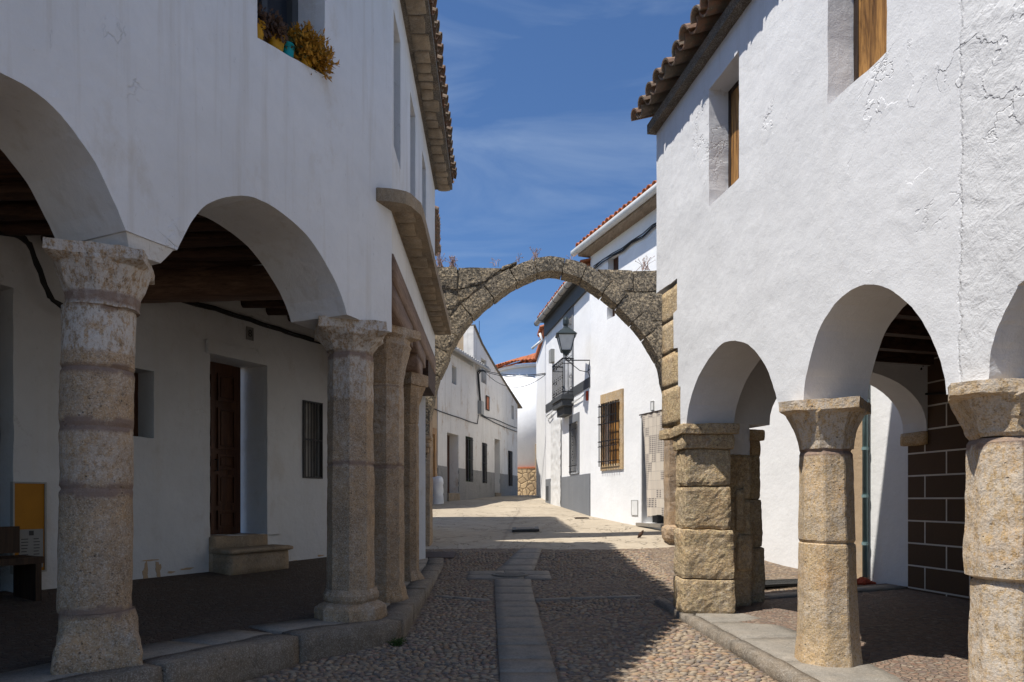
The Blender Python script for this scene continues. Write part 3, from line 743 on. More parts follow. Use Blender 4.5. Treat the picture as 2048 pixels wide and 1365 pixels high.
# door leaf with raised panels
door = MB(); panel(door, DW, dr0 - .05, dr0 + .80, fl + .37, zz + .02, .40, .45)
for i, (za, zb) in enumerate(((.06, .22), (.26, .50), (.53, .62), (.65, .83), (.86, .97))[::-1]):
    H = zz - fl - .41
    for (sa, sb) in ((.07, .34), (.42, .70)):
        a_, b_ = dr0 + sa, dr0 + sb; z_a, z_b = fl + .41 + H * (1 - zb), fl + .41 + H * (1 - za)
        frame(door, DW, a_, b_, z_a, z_b, .388, .03, .03); panel(door, DW, a_ + .05, b_ - .05, z_a + .05, z_b - .05, .38, .41)
dro = fix_normals(door.build('door', 'door_wood', house))
mb = MB(); mb.tube([DW.p(dr0 + .38, fl + 1.25, .385), DW.p(dr0 + .38, fl + 1.25, .33), DW.p(dr0 + .38, fl + 1.40, .33), DW.p(dr0 + .38, fl + 1.40, .385)], .009, 8)
mb.build('handle', 'iron', dro)
# threshold and bull-nosed step
mb = MB(); stone(mb, lambda p: DW.p(dr0 - .02 + p.x, fl - .05 + p.z, p.y - .05), (dr1 - dr0 + .02, .6, .46), r=.012, amp=.005, cell=.1)
fix_normals(mb.build('threshold', 'soffit_stone', house, smooth=True))
mb = MB(); sw = dr1 - dr0 + .12
stone(mb, lambda p: DW.p(dr0 - .0 + p.x, fl - .08 + p.z, p.y - .36), (sw - .04, .36, .285), r=.02, amp=.006, cell=.08)
stone(mb, lambda p: DW.p(dr0 - .03 + p.x, fl + .20 + p.z, p.y - .40), (sw + .04, .40, .065), r=.03, amp=.004, cell=.05)
fix_normals(mb.build('step', 'soffit_stone', house, smooth=True))
# barred window
wo = MB(); panel(wo, DW, g0 - .02, g1 + .02, gz0 - .02, gz1 + .02, .12, .16); wo = wo.build('window', 'gutter_old', house)
mb = MB(); frame(mb, DW, g0, g1, gz0, gz1, -.004, .022, .03); grille(mb, DW, g0 + .02, g1 - .02, gz0, gz1, -.004, 6, 1, .008); mb.build('grille', 'iron', wo)
wo = MB(); panel(wo, DW, n0 - .02, n1 + .02, nz0 - .02, nz1 + .02, .33, .37); wo = wo.build('window', 'glass', house)
mb = MB(); frame(mb, DW, n0, n1, nz0, nz1, .31, .05, .04); mb.build('frame', 'door_wood', wo)
mb = MB(); panel(mb, DW, bd1 - 1.02, bd1 + .02, .3, bz1 + .02, .25, .3)
for i in range(6): panel(mb, DW, bd1 - .95 + i * .16, bd1 - .95 + i * .16 + .13, .35, bz1 - .05, .235, .25)
mb.build('door', 'dark', house)
def bare(pl, cx_, cy_, w_, h_, seed, parent, t=-.004):
    k, z = pl.hit(cx_, cy_); pts = []
    for i in range(26):
        a_ = 2 * math.pi * i / 26; q = 1 + .75 * noise.noise(Vector((math.cos(a_) * 1.6, math.sin(a_) * 1.6, seed))) + .3 * noise.noise(Vector((math.cos(a_) * 5, math.sin(a_) * 5, seed)))
        pts.append((k + w_ * q * math.cos(a_), z + h_ * q * math.sin(a_)))
    mb = MB(); slab(mb, pl, [pts], t, .01, .003, .03); return fix_normals(mb.build('bare_patch', 'plaster_beige', parent))
for i, (x_, y_, w_, h_) in enumerate(((292, 1148, .035, .10), (316, 1141, .035, .09), (372, 1138, .10, .012), (342, 1145, .05, .012), (527, 1085, .025, .05), (640, 1112, .06, .012), (590, 1122, .05, .01), (300, 1121, .10, .008))):
    bare(DW, x_, y_, w_, h_, i * 1.7, house)
# number tile
k, z8 = DW.hit(499, 668); mb = MB(); frame(mb, DW, k - .055, k + .055, z8 - .085, z8 + .085, -.008, .01, .016); panel(mb, DW, k - .046, k + .046, z8 - .076, z8 + .076, -.005, .01)
tl = mb.build('number_tile', 'paper', house); letter('8', .13, DW.p(k, z8, -.012), DW.d, Z, 'ink', 'digit', tl)
# ceiling boards, joists, girder
mb = MB(); cpts = [(-.95, 6.7), (-1.2, 11.4), (-4.2, 12), (-9.5, 2), (-7, -3), (-4.6, -1.5)]
ci = F1.p(.05, 0, .3); poly = [(-1.35, 6.62), (-1.45, 11.3), (-2.9, 11.3), (-8.6, .3), (-5.4, -2.3)]
n = len(poly); mb.add([(x, y, 3.92) for x, y in poly] + [(x, y, 4.0) for x, y in poly], [tuple(range(n))[::-1], tuple(range(n, 2 * n))] + [(i, (i + 1) % n, n + (i + 1) % n, n + i) for i in range(n)])
fix_normals(mb.build('ceiling', 'ceiling_wood', house))
jp = [(612, 655), (578, 645), (536, 633), (486, 620), (430, 603), (374, 588)]
jA = [DW.h(x, y_, -.22) for x, y_ in jp]; dj = (jA[-1] - jA[-2])
jA += [jA[-1] + dj * (q + 1) for q in range(7)]
for i, A in enumerate(jA):
    dirn = Vector((1, -.03, 0)).normalized(); A.z = 3.80
    best = 6
    for q in np.arange(.5, 7, .05):
        P_ = A + dirn * q; rel = P_ - F1.P
        if rel.dot(F1.n) < .5 or P_.x > -1.50: best = q; break
    m_ = MB(); m_.tube([A + dirn * best * j / 6 + Vector((0, 0, .01 * math.sin(j + i))) for j in range(7)], [.075 + .006 * math.sin(j * 2 + i) for j in range(7)], 10)
    m_.build('joist', 'beam_old', house, smooth=True)
mb = MB(); A = Vector((-4.6, 7.42, 3.60)); B = Vector((-1.62, 7.15, 3.60)); dn = (B - A).normalized()
stone(mb, lambda p: A + dn * p.x + Vector((0, 1, 0)) * (p.y - .13) + Z * (p.z - .15), ((B - A).length, .26, .30), r=.02, amp=.008, cell=.12)
fix_normals(mb.build('girder', 'girder_wood', house, smooth=True))
mb = MB(); mb.box((A + B) / 2 + Z * .27, (dn, Vector((0, 1, 0)), Z), ((B - A).length, .2, .24)); mb.build('girder_infill', 'plaster_porch', house)
# street-side timber beam and brackets
def fb(s0, s1, z0, z1, t0, t1, name, mat='beam_wood'):
    mb = MB(); stone(mb, lambda p: F2.p(s0 + p.x, z0 + p.z, t0 + p.y), (s1 - s0, t1 - t0, z1 - z0), r=.004, amp=.002, cell=.3)
    return fix_normals(mb.build(name, mat, house, smooth=True))
fb(.04, E2 + .02, 3.40, 3.668, -.012, .36, 'beam'); 
fb(.02, 1.75, 3.145, 3.398, .0, .33, 'bracket'); fb(2.05, 3.35, 3.20, 3.398, .0, .33, 'bracket'); fb(2.3, 3.0, 2.97, 3.198, .01, .32, 'bracket')
mb = MB(); prof = [(E2 - 1.2, 3.40), (E2 + .12, 3.40), (E2 + .12, 3.27), (E2 + .04, 3.2), (E2 - .02, 3.06), (E2 - .12, 3.02), (E2 - 1.2, 3.02)]
slab(mb, F2, [prof], .0, .32, 0); fix_normals(mb.build('bracket', 'beam_old', house))
mb = MB(); slab(mb, F2, [rect(.01, E2, 3.67, 3.71)], -.02, -.0, 0); 
# roof: slab, mortared stone soffit, tiles
mb = MB(); 
def roofslab(mb, poly, z0, z1):
    n = len(poly); mb.add([(x, y, z0) for x, y in poly] + [(x, y, z1) for x, y in poly], [tuple(range(n))[::-1], tuple(range(n, 2 * n))] + [(i, (i + 1) % n, n + (i + 1) % n, n + i) for i in range(n)])
c2 = F2.p(E2 + .02, 0, .05); c1 = F1.p(SB, 0, .05)
roofslab(mb, [(-1.18, 6.56), (c2.x, c2.y), (-7, 12.2), (-11.5, .5), (c1.x, c1.y)], 6.55, 6.70)
fix_normals(mb.build('roof', 'tile', house))
mb = MB(); slab(mb, F2, [rect(-.1, E2 + .03, 6.51, 6.58)], -.29, .12, .004); fix_normals(mb.build('soffit', 'mortar', house))
mb = MB(); s = .0
while s < E2 - .1:
    L = random.uniform(.16, .30); wd = random.uniform(.15, .21)
    stone(mb, lambda p: F2.p(s + p.x, 6.488 + p.z, -.05 - wd + p.y), (L - .03, wd, .04), r=.015, amp=.012, freq=7, cell=.06); s += L
fix_normals(mb.build('soffit_stones', 'soffit_stone', house, smooth=True))
mb = MB(); slab(mb, F1, [rect(-.1, SB, 6.51, 6.58)], -.20, .12, .004); fix_normals(mb.build('soffit', 'mortar', house))
mb = MB(); tiles(mb, F2.p(-.15, 6.64, -.36), F2.p(E2 + .02, 6.64, -.36), -F2.n, rows=2, pitch=.2)
tiles(mb, F1.p(0, 6.64, -.30), F1.p(SB, 6.64, -.30), -F1.n, rows=1, pitch=.22)
mb.build('roof_tiles', 'tile', house)
# canopy slab wrapping the corner
cpath = []
S0 = F1.hit(752, 385)[0]; 
inner = [F1.p(S0, 0, .0), F1.p(.05, 0, 0), F2.p(.10, 0, 0), F2.p(E2, 0, 0)]
outer = [F1.p(S0 - .0, 0, -.04), F1.p(.12, 0, -.20), F1.p(0, 0, -.26) + Vector((.02, .02, 0)), F2.p(.12, 0, -.285), F2.p(E2 - .05, 0, -.275)]
op = [F1.p(S0, 0, -.02)] + [F1.p(S0 - (S0 - .02) * t, 0, -.03 - .20 * math.sin(t * math.pi / 2)) for t in (.25, .5, .75, 1)] + [F2.p(.08, 0, -.272), F2.p(.3, 0, -.28), F2.p(E2 - .05, 0, -.275)]
ip = [F1.p(S0, 0, .05), F1.p(0.05, 0, .1), F2.p(.15, 0, .1), F2.p(E2 - .05, 0, .1)]
poly = [(p.x, p.y) for p in op] + [(p.x, p.y) for p in ip[::-1]]
mb = MB(); L_ = resample(poly, .12, .003, 1.0); n = len(L_); tri = tessellate_polygon([[Vector((a, b, 0)) for a, b in L_]])
mb.add([(a, b, 4.055) for a, b in L_] + [(a, b, 4.175) for a, b in L_], [tuple(t) for t in tri] + [tuple(i + n for i in t[::-1]) for t in tri] + [(i, (i + 1) % n, n + (i + 1) % n, n + i) for i in range(n)])
cano = fix_normals(mb.build('canopy', 'soffit_stone', house, label='curved stone canopy wrapping the house corner'))
mb = MB(); s = .02
while s < E2 - .25:
    L = random.uniform(.2, .38); wd = random.uniform(.15, .20)
    stone(mb, lambda p: F2.p(s + p.x, 4.038 + p.z, -.025 - wd + p.y), (L - .04, wd, .04), r=.015, amp=.011, freq=7, cell=.06); s += L
fix_normals(mb.build('underside_stones', 'soffit_stone', cano, smooth=True))
# narrow windows of the street side
for i in range(3):
    a, b = W2[2 * i], W2[2 * i + 1]; wo = MB(); panel(wo, F2, a - .02, b + .02, 4.74, 6.12, .33, .36); wo = wo.build('window', 'glass', house)
    mb = MB(); frame(mb, F2, a, b, 4.76, 6.10, .31, .05, .04); mb.build('frame', 'shutter_dark', wo)
# flower window of facade 1
a, b = win[1][0], win[0][0]; zb = win[0][1]
wo = MB(); panel(wo, F1, a - .02, b + .02, 4.6, 6.05, .34, .37); wo = wo.build('window', 'glass', house)
mb = MB(); frame(mb, F1, a, b, 4.62, 6.0, .31, .07, .06); panel(mb, F1, (a + b) / 2 - .03, (a + b) / 2 + .03, 4.7, 5.93, .29, .33); mb.build('frame', 'dark_paint', wo)
mb = MB(); mb.box(F1.p(S0 * .0 + .72, 5.3, -.0), (F1.d, F1.n, Z), (.001, .001, .001))

# columns
def wm(z0, z1, k): return lambda z, th: k * max(0, min(1, (z - z0) / (z1 - z0)))
def col_obj(c, parent, label=None):
    o = bpy.data.objects.new('column', None); COL.objects.link(o); o.parent = parent; o.location = Vector(c) - WL[parent.name]; WL[o.name] = Vector(c)
    if label: o['label'] = label
    return o
an = math.atan2(F1.n.y, F1.n.x)
c1 = (-2.56, 4.22); co = col_obj((*c1, .3), house, 'thick round column with whitewash and brown mortar bands')
bnd = [(2.50, .035), (2.09, .025), (1.75, .04), (1.36, .04), (.62, .03)]
JOINTS[:] = [1.36, 1.75, 2.09, 2.5, .6]
def w1(z, th): return .8 if z > 2.2 else (.15 if z > 1.75 else (.3 if z > 1.4 else .12))
column('base', co, c1, [(.22, .232, 4), (.36, .235, 4), (.46, .215, 4), (.56, .206, 0), (.62, .20, 0)], rot=an + .2, amp=.014, bands=bnd, seed=1, white=wm(0, 1, .2))
column('shaft', co, (c1[0] - .015, c1[1]), [(.62, .199, 0), (1.3, .197, 0), (2.47, .198, 0)], lean=(.012, 0), amp=.007, bands=bnd, white=w1, seed=2)
column('capital', co, (c1[0] + .035, c1[1]), [(2.47, .198, 0), (2.56, .202, 0), (2.60, .212, 8), (2.66, .232, 8), (2.71, .252, 8), (2.735, .258, 4), (2.80, .258, 4)], rot=an, amp=.012, bands=bnd, white=lambda z, th: .75, seed=3)
mb = MB(); sa_, sb_ = F1.hit(354, 501)[0], F1.hit(252, 461)[0]
stone(mb, lambda p: F1.p(sa_ + p.x + (.07 - p.x * .14 / (sb_ - sa_)) * (1 - p.z / .12) * 1.0, 2.785 + p.z, .0 + p.y + (.06 if p.y < .3 else -.06) * (1 - p.z / .12)), (sb_ - sa_, T1, .12), r=.01, amp=.004, cell=.08)
fix_normals(mb.build('impost', 'plaster_left', house))
JOINTS[:] = []
c2 = (-1.50, 6.35); co = col_obj((*c2, .2), house, 'octagonal column at the house corner on a round moulded base')
bnd = [(2.62, .03), (1.63, .02)]; JOINTS[:] = [1.63, 2.64]
oc = R(10)
column('base', co, c2, [(.12, .28, 8), (.22, .305, 8), (.31, .30, 8), (.34, .27, 8), (.36, .235, 0), (.39, .252, 0), (.43, .255, 0), (.46, .235, 0), (.48, .215, 8)], rot=oc, amp=.012, seed=4, white=wm(0, 1, .25))
column('shaft', co, c2, [(.48, .203, 8), (1.6, .198, 8), (2.66, .190, 8)], rot=oc, amp=.006, bands=bnd, white=lambda z, th: .5 if z > 2.2 else .06, seed=5)
column('capital', co, (c2[0] - .01, c2[1]), [(2.66, .195, 8), (2.69, .21, 8), (2.74, .25, 8), (2.78, .295, 8), (2.82, .305, 4), (2.905, .30, 4)], rot=an, amp=.013, bands=bnd, white=lambda z, th: .7, seed=6)
c3 = (-1.37, 7.46); co = col_obj((*c3, .2), house, 'octagonal column with tall flared capital just behind the corner column')
bnd = [(2.55, .028), (1.66, .022)]; JOINTS[:] = [1.66, 2.55]
column('base', co, c3, [(.12, .215, 8), (.22, .215, 8), (.32, .19, 8), (.38, .178, 8)], rot=oc, amp=.012, seed=7)
column('shaft', co, c3, [(.38, .178, 8), (2.53, .170, 8)], rot=oc, amp=.006, bands=bnd, white=lambda z, th: .3 if z > 2 else .1, seed=8)
column('capital', co, c3, [(2.53, .170, 8), (2.60, .175, 8), (2.78, .20, 8), (2.93, .235, 8), (2.96, .25, 8), (2.99, .235, 8), (3.03, .24, 8), (3.06, .265, 4), (3.14, .265, 4)], rot=oc, amp=.009, white=lambda z, th: .2, seed=9)
c4 = (-1.37, 9.1); co = col_obj((*c4, .2), house, 'slim square column beneath the timber bracket'); JOINTS[:] = [2.3]
column('base', co, c4, [(.12, .155, 4), (.24, .155, 4), (.36, .125, 8)], rot=oc + .1, amp=.006, seed=10)
column('shaft', co, c4, [(.36, .122, 8), (2.30, .118, 8)], rot=oc, amp=.005, seed=11)
column('capital', co, c4, [(2.30, .118, 8), (2.55, .125, 8), (2.80, .155, 4), (2.81, .18, 4), (2.96, .18, 4)], rot=oc + .1, amp=.005, seed=12)
JOINTS[:] = []
c0 = F1.p(sA1 + .2, 0, .32); co = col_obj((c0.x, c0.y, .3), house)
column('shaft', co, (c0.x, c0.y), [(.2, .26, 4), (.5, .22, 0), (2.5, .2, 0), (2.8, .31, 4), (2.89, .31, 4)], rot=an, amp=.01, seed=13)
c0 = F1.p(a0f[-1][0] + .22, 0, .32); co = col_obj((c0.x, c0.y, .3), house)
column('shaft', co, (c0.x, c0.y), [(.2, .26, 4), (.5, .22, 0), (2.5, .2, 0), (2.8, .31, 4), (2.89, .31, 4)], rot=an, amp=.01, seed=14)

# ------------------------------------------------------------------ things of the left porch
k0, zb0 = DW.hit(30, 1056, -.05); k1, zb1 = DW.hit(91, 968, -.05)
tp = DW.p(k0, zb0, -.03); bt = thing('notice_board', 'yellow notice board with a white poster on the dark porch wall behind the round column', 'notice board', tp)
ku = DW.hit(40, 1145, -.05)[1]
mb = MB(); panel(mb, DW, k0, k1, ku, zb1, -.03, .0); mb.build('board', 'yellow', bt)
mb = MB(); frame(mb, DW, k0 - .015, k1 + .015, ku - .015, zb1 + .015, -.02, .015, .05); mb.build('frame', 'meter', bt)
ka = DW.hit(40, 1060, -.05)[0]; kb_ = DW.hit(88, 1060, -.05)[0]
mb = MB(); panel(mb, DW, ka, kb_, ku + .03, zb0 - .02, -.036, -.031); po = mb.build('poster', 'paper', bt)
kc = (ka + kb_) / 2; mb = MB(); panel(mb, DW, kc - .02, kc + .02, zb0 - .08, zb0 - .035, -.039, -.036); mb.build('emblem', 'ink', po)
for cc in (-.09, .02):
    mb = MB()
    for i in range(9): panel(mb, DW, kc + cc, kc + cc + random.uniform(.04, .07), zb0 - .11 - i * .03, zb0 - .118 - i * .03, -.039, -.036)
    mb.build('print', 'ink', po)
bp = DW.h(36, 1105, -.45); be = thing('bench', 'dark wooden bench against the porch wall at the left edge', 'bench', (bp.x, bp.y, .4))
mb = MB(); sx = DW.hit(70, 1100, -.4)[0]
panel(mb, DW, sx - 1.3, sx, .72, .78, -.55, -.15); mb.build('seat', 'shutter_dark', be)
mb = MB(); panel(mb, DW, sx - 1.3, sx, .80, 1.05, -.14, -.10); mb.build('backrest', 'shutter_dark', be)
for q in (-1.25, -.06):
    mb = MB(); panel(mb, DW, sx + q, sx + q + .05, .36, .72, -.53, -.15); mb.build('leg', 'shutter_dark', be)

def wire(name, label, cat, paths, r, mat='cable', group=None, parent=None, seg=5):
    mb = MB()
    for p in paths: mb.tube(p, r, seg)
    o = mb.build(name, mat, parent, smooth=True)
    if not parent: tag(o, label, cat, group)
    return o
def sagline(A, B, sag, n=10, wob=0):
    A = Vector(A); B = Vector(B); return [A + (B - A) * (i / n) - Z * sag * 4 * (i / n) * (1 - i / n) + Vector([random.uniform(-wob, wob) for _ in range(3)]) for i in range(n + 1)]
P = []
for j in range(5):
    o_ = .012 * j
    pts = [DW.h(290, 588, -.03), DW.h(360, 600, -.03), DW.h(430, 618, -.03), DW.h(500, 640, -.03), DW.h(560, 660, -.03), DW.h(610, 676, -.03), DW.h(655, 688, -.03)]
    pp = []
    for a, b in zip(pts[:-1], pts[1:]): pp += sagline(a, b, .006 * ((j % 3) + 1), 5, .003)[:-1]
    P.append([q + Z * (o_ - .02) + DW.n * random.uniform(-.01, 0) for q in pp])
wire('cable_bundle', 'bundle of black cables running along the top of the porch wall above the door', 'cable', P, .011)
P = []
for j in range(6):
    pts = [(-40, 448), (20, 455), (50, 475), (62, 500), (72, 530), (84, 560), (100, 592), (130, 614)]
    P.append([DW.h(x + random.uniform(-3, 3) + j * 2, y_ + random.uniform(-4, 4) + j * 3, -.25) for x, y_ in pts])
wire('cable_bundle', 'loose loop of thick black cables sagging behind the round column capital', 'cable', P, .014)
# pots
def leafcloud(mb, c, rad, n, size, up=.4):
    for i in range(n):
        q = Vector((random.gauss(0, 1), random.gauss(0, 1), random.gauss(0, 1))).normalized() * (random.random() ** .45); q = Vector((q.x * rad[0], q.y * rad[1], q.z * rad[2] + 0))
        p = c + q; a = Vector([random.uniform(-1, 1) for _ in range(3)]).normalized(); b = a.orthogonal().normalized(); s = size * random.uniform(.5, 1.2)
        mb.add([p - a * s, p + b * s * .45, p + a * s, p - b * s * .45], [(0, 1, 2, 3)])
def sprig(mb, base, tip, n, size):
    base = Vector(base); tip = Vector(tip); mid = (base + tip) / 2 + Vector([random.uniform(-.02, .02) for _ in range(3)])
    mb.tube([base, mid, tip], [.003, .0025, .0015], 4)
    for i in range(n):
        t = .35 + .65 * i / n; p = base + (tip - base) * t; a = Vector([random.uniform(-1, 1) for _ in range(3)]).normalized(); b = a.orthogonal().normalized(); s = size * random.uniform(.6, 1.1)
        mb.add([p, p + a * s * .5 + b * s * .22, p + a * s, p + a * s * .5 - b * s * .22], [(0, 1, 2, 3)])
def potted(name, label, s, t, potmat, r, h, leafmat, spread, n, group='plant pots on the window sill', tr=1.0, leaf=.03):
    zs = win[0][1] + (win[1][1] - win[0][1]) * (s - win[0][0]) / (win[1][0] - win[0][0])
    c = F1.p(s, zs, t); th = thing(name, label, 'potted plant', c, group)
    mb = MB(); mb.lathe(c, [(r * .72, .003), (r * .8, h * .3), (r * .98, h * .92), (r * 1.08, h * .93), (r * 1.08, h), (r * .9, h), (r * .85, h * .9)], 20); mb.build('pot', potmat, th, smooth=True)
    mb = MB(); 
    for i in range(n):
        d = Vector((random.gauss(0, 1), random.gauss(0, 1), random.uniform(-.55, 1.2))).normalized(); L = random.uniform(.4, 1)
        v = (F1.d * d.x * spread[0] + F1.n * d.y * spread[1] + Z * d.z * spread[2]) * L + F1.d * spread[3]
        if (v.dot(F1.n) + t) > .27: v = v - F1.n * (v.dot(F1.n) + t - .27)
        sprig(mb, c + Z * h * .85, c + Z * h * .95 + v, 8, leaf)
    mb.build('foliage', leafmat, th)
sw0, sw1 = win[0][0], win[1][0]; dS = sw1 - sw0
potted('potted_plant', 'yellow pot with withered dark stems at the left end of the window sill', sw0 + dS * .10, .10, 'pot_yellow', .075, .16, 'leaf_dark', (.13, .12, .20, 0), 150, leaf=.06)
potted('potted_plant', 'yellow pot with drooping brown plant beside the turquoise pot', sw0 + dS * .36, .09, 'pot_yellow', .08, .17, 'leaf_dark', (.13, .15, .18, .04), 170, leaf=.06)
potted('potted_plant', 'small turquoise pot with green leaves in the middle of the window sill', sw0 + dS * .52, .07, 'pot_blue', .055, .12, 'leaf_b', (.10, .10, .14, 0), 60)
potted('potted_plant', 'bushy orange yellow plant spilling over the right end of the sill', sw0 + dS * .76, .07, 'pot_yellow', .08, .13, 'leaf_a', (.27, .25, .27, -.05), 560, leaf=.055)
potted('potted_plant', 'green plant mixed into the orange one on the window sill', sw0 + dS * .68, .10, 'clay', .06, .11, 'leaf_b', (.22, .16, .22, -.02), 300, leaf=.05)

# ================================================================== RIGHT ARCADED HOUSE
RW = PL((1.677, 7.92), (.1714, -1), (1, .17))              # s grows towards the camera
rh = thing('arcaded_house', 'white house on the right with three arches and golden wooden shutters', 'house', (3.2, 5.5, .1))
T2 = .53
b2 = smooth_pts(RW.hits([(1373, 847), (1378.5, 810), (1391, 766), (1417, 719), (1442.5, 690), (1464, 682), (1490, 686), (1515.5, 708), (1534, 737), (1548, 777), (1557.5, 812)]))
b3 = smooth_pts(RW.hits([(1607, 796), (1612, 752), (1625, 701), (1643, 650), (1669, 609), (1702, 580), (1738, 568.5), (1771, 575), (1800, 593), (1830, 624), (1855, 664), (1877, 712), (1890, 759)]))
b4h = RW.hits([(1977.5, 752), (1981, 708), (1994, 660.5), (2012, 620), (2034, 580), (2048, 562)])
c4s = b4h[-1][0] + .30; top4 = b4h[-1][1] + .10
b4 = smooth_pts(b4h + [(c4s, top4)] + [(2 * c4s - s, z) for s, z in b4h[::-1]])
sE = b4[-1][0]; b5 = [(s + (sE - b4[0][0]) + .35, z) for s, z in b4]
SR = 10.5; EVR = 5.60
sN = RW.hit(1354, 700)[0]
teeth = [(sN, 3.68), (sN, 3.35), (sN - .10, 3.33), (sN - .09, 2.95), (sN + .02, 2.93), (sN + .03, 2.52), (sN + .09, 2.5), (sN + .09, 2.10)]
w1a = RW.hit(1418, 300)[0]; w1b = RW.hit(1478, 300)[0]; w2a = RW.hit(1655.5, 200)[0]; w2b = RW.hit(1773, 200)[0]
zs1 = RW.hit(1418, 413)[1]; zs2 = RW.hit(1655.5, 213)[1]; zt1 = RW.hit(1418, 180)[1]
holes = [rect(w1a, w1b, zs1, zt1), rect(w2a, w2b, zs2, zt1 + .02)]
loop = [(0, EVR), (0, 3.70)] + teeth + b2 + [(b2[-1][0] + .01, 1.99), (b3[0][0] - .01, 1.99)] + b3 + [(b3[-1][0] + .01, 1.88), (b4[0][0] - .01, 1.88)] + b4 + b5 + [(SR, 1.95), (SR, EVR)]
mb = MB(); slab(mb, RW, [loop] + holes, 0, T2, .009)
ER = PL((1.677, 7.92), (1, .18), (0, 1)); slab(mb, ER, [rect(.54, 3.5, 3.0, EVR)], -.3, 0, 0)
fix_normals(mb.build('wall', 'plaster_near', rh))
# exposed quoins at the far corner
mb = MB(); zz = 2.12; i = 0
for hgt in (.42, .38, .36, .36):
    zt_ = min(zz + hgt, 3.69)
    stone(mb, lambda p: RW.p(.11 + p.x, zz + p.z, .020 + p.y), (sN + .08, .5, zt_ - zz + .003), r=.004, amp=.0035, cell=.07); zz += hgt
fix_normals(mb.build('quoin', 'granite_rough', rh, smooth=True))
# end wall with cross arch
EW = PL((1.80, 7.35), (3.25, .95), (0, 1)); LE = math.hypot(3.25, .95)
s0 = 1.14; s1 = EW.hit(1854, 862)[0]; zsr = 2.14; zcr = 2.83; sc_ = (s0 + s1) / 2; hs = (s1 - s0) / 2
arc = [(sc_ - hs * math.cos(math.pi * i / 24), zsr + (zcr - zsr) * math.sin(math.pi * i / 24) ** .9) for i in range(25)]
mb = MB(); slab(mb, EW, [[(.35, 3.05), (.35, zsr)] + arc + [(LE + .3, zsr), (LE + .3, 3.05)]], 0, .35, .004)
fix_normals(mb.build('cross_arch', 'plaster_near', rh))
mb = MB(); stone(mb, lambda p: EW.p(s1 - .03 + p.x - .06 * (1 - p.z / .2) * 0, 1.97 + p.z, -.02 + p.y), (LE - s1 + .05, .40, .17), r=.03, amp=.008, cell=.05)
fix_normals(mb.build('impost', 'granite_lit', rh, smooth=True))
# painted block wall at the back of the portico
BW = PL((5.0, 8.62), (.171, -.985), (1, .17)); mb = MB(); slab(mb, BW, [rect(0, 10, .0, 3.1)], 0, .3, 0); fix_normals(mb.build('block_wall', 'brown_blocks', rh))
# ceiling
mb = MB(); roofslab(mb, [(2.3, 7.6), (5.3, 8.5), (7.2, -2), (4.0, -2)], 3.06, 3.12); fix_normals(mb.build('ceiling', 'ceiling_wood', rh))
for i in range(14):
    y_ = 7.4 - i * .55; A = Vector((2.1 + .17 * (7.4 - y_), y_, 2.99)); B = A + Vector((3.1, .9, 0)); dn = (B - A).normalized()
    m_ = MB(); m_.box((A + B) / 2, (dn, Vector((-dn.y, dn.x, 0)), Z), ((B - A).length, .11, .13)); m_.build('joist', 'beam_old', rh)
# roof
mb = MB(); roofslab(mb, [(1.72, 7.98), (5.3, 8.65), (9.0, -2), (3.5, -2.4)], 5.60, 5.74); fix_normals(mb.build('roof', 'tile', rh))
mb = MB(); slab(mb, RW, [rect(-.04, SR, 5.55, 5.66)], -.10, .05, .006); fix_normals(mb.build('eave_mortar', 'mortar', rh))
mb = MB(); tiles(mb, RW.p(-.05, 5.715, -.27), RW.p(SR, 5.715, -.27), -RW.n, rows=2, pitch=.235, rad=.098, thick=.018, jit=.016, length=.45)
mb.build('roof_tiles', 'tile', rh)
for (a, b, z0) in ((w1a, w1b, zs1), (w2a, w2b, zs2)):
    wo = MB(); panel(wo, RW, a - .02, b + .02, z0 - .02, zt1 + .05, .30, .32); wo = wo.build('window', 'dark', rh)
    mb = MB(); frame(mb, RW, a, b, z0, zt1 + .0, .245, .05, .09); mb.build('frame', 'shutter_dark', wo)
    mb = MB(); panel(mb, RW, a + .05, a + .052 + (b - a) * .0 + (b - a - .10), z0 + .05, zt1 - .05, .205, .235); mb.build('shutter', 'shutter_wood', wo)
# small step-like things on the ceiling
mb = MB(); A = EW.p(1.55, 2.955, -.03); B = EW.p(s1 + .02, 2.955, -.03); mb.tube([A, B], .035, 10); mb.build('conduit', 'white_paint', rh)
P = []
for j in range(7):
    A = BW.h(1842, 690 + j * 2, -.05); P.append([A + Vector((random.uniform(-.08, .08), random.uniform(-.1, .1), -.06 * q + random.uniform(-.06, .06))) for q in range(6)])
P.append([BW.p(.2, 2.6, -.03), BW.p(1, 2.5, -.03), BW.p(2, 2.55, -.03), BW.p(4, 2.5, -.03)])
wire('cable_bundle', 'tangle of black cables beneath the ceiling beside the brown block wall', 'cable', P, .012)
# pillars
co = col_obj((2.40, 5.12, .12), rh, 'octagonal granite pillar between the two nearer arches'); JOINTS[:] = [.98, 1.66]
ro = math.atan2(RW.n.y, RW.n.x)
cc = (2.38, 5.14); bnd = [(1.655, .032)]
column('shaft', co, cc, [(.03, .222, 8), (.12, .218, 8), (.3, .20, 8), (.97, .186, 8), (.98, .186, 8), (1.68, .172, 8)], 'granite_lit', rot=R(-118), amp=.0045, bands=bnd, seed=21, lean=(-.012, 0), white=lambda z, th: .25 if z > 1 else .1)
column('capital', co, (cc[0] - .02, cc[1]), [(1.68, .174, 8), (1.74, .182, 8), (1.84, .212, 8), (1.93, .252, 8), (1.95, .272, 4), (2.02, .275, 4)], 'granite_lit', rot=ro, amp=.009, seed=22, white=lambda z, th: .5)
co = col_obj((2.66, 3.6, .1), rh, 'thick granite pillar at the right edge of the picture'); JOINTS[:] = [.88, 1.62]
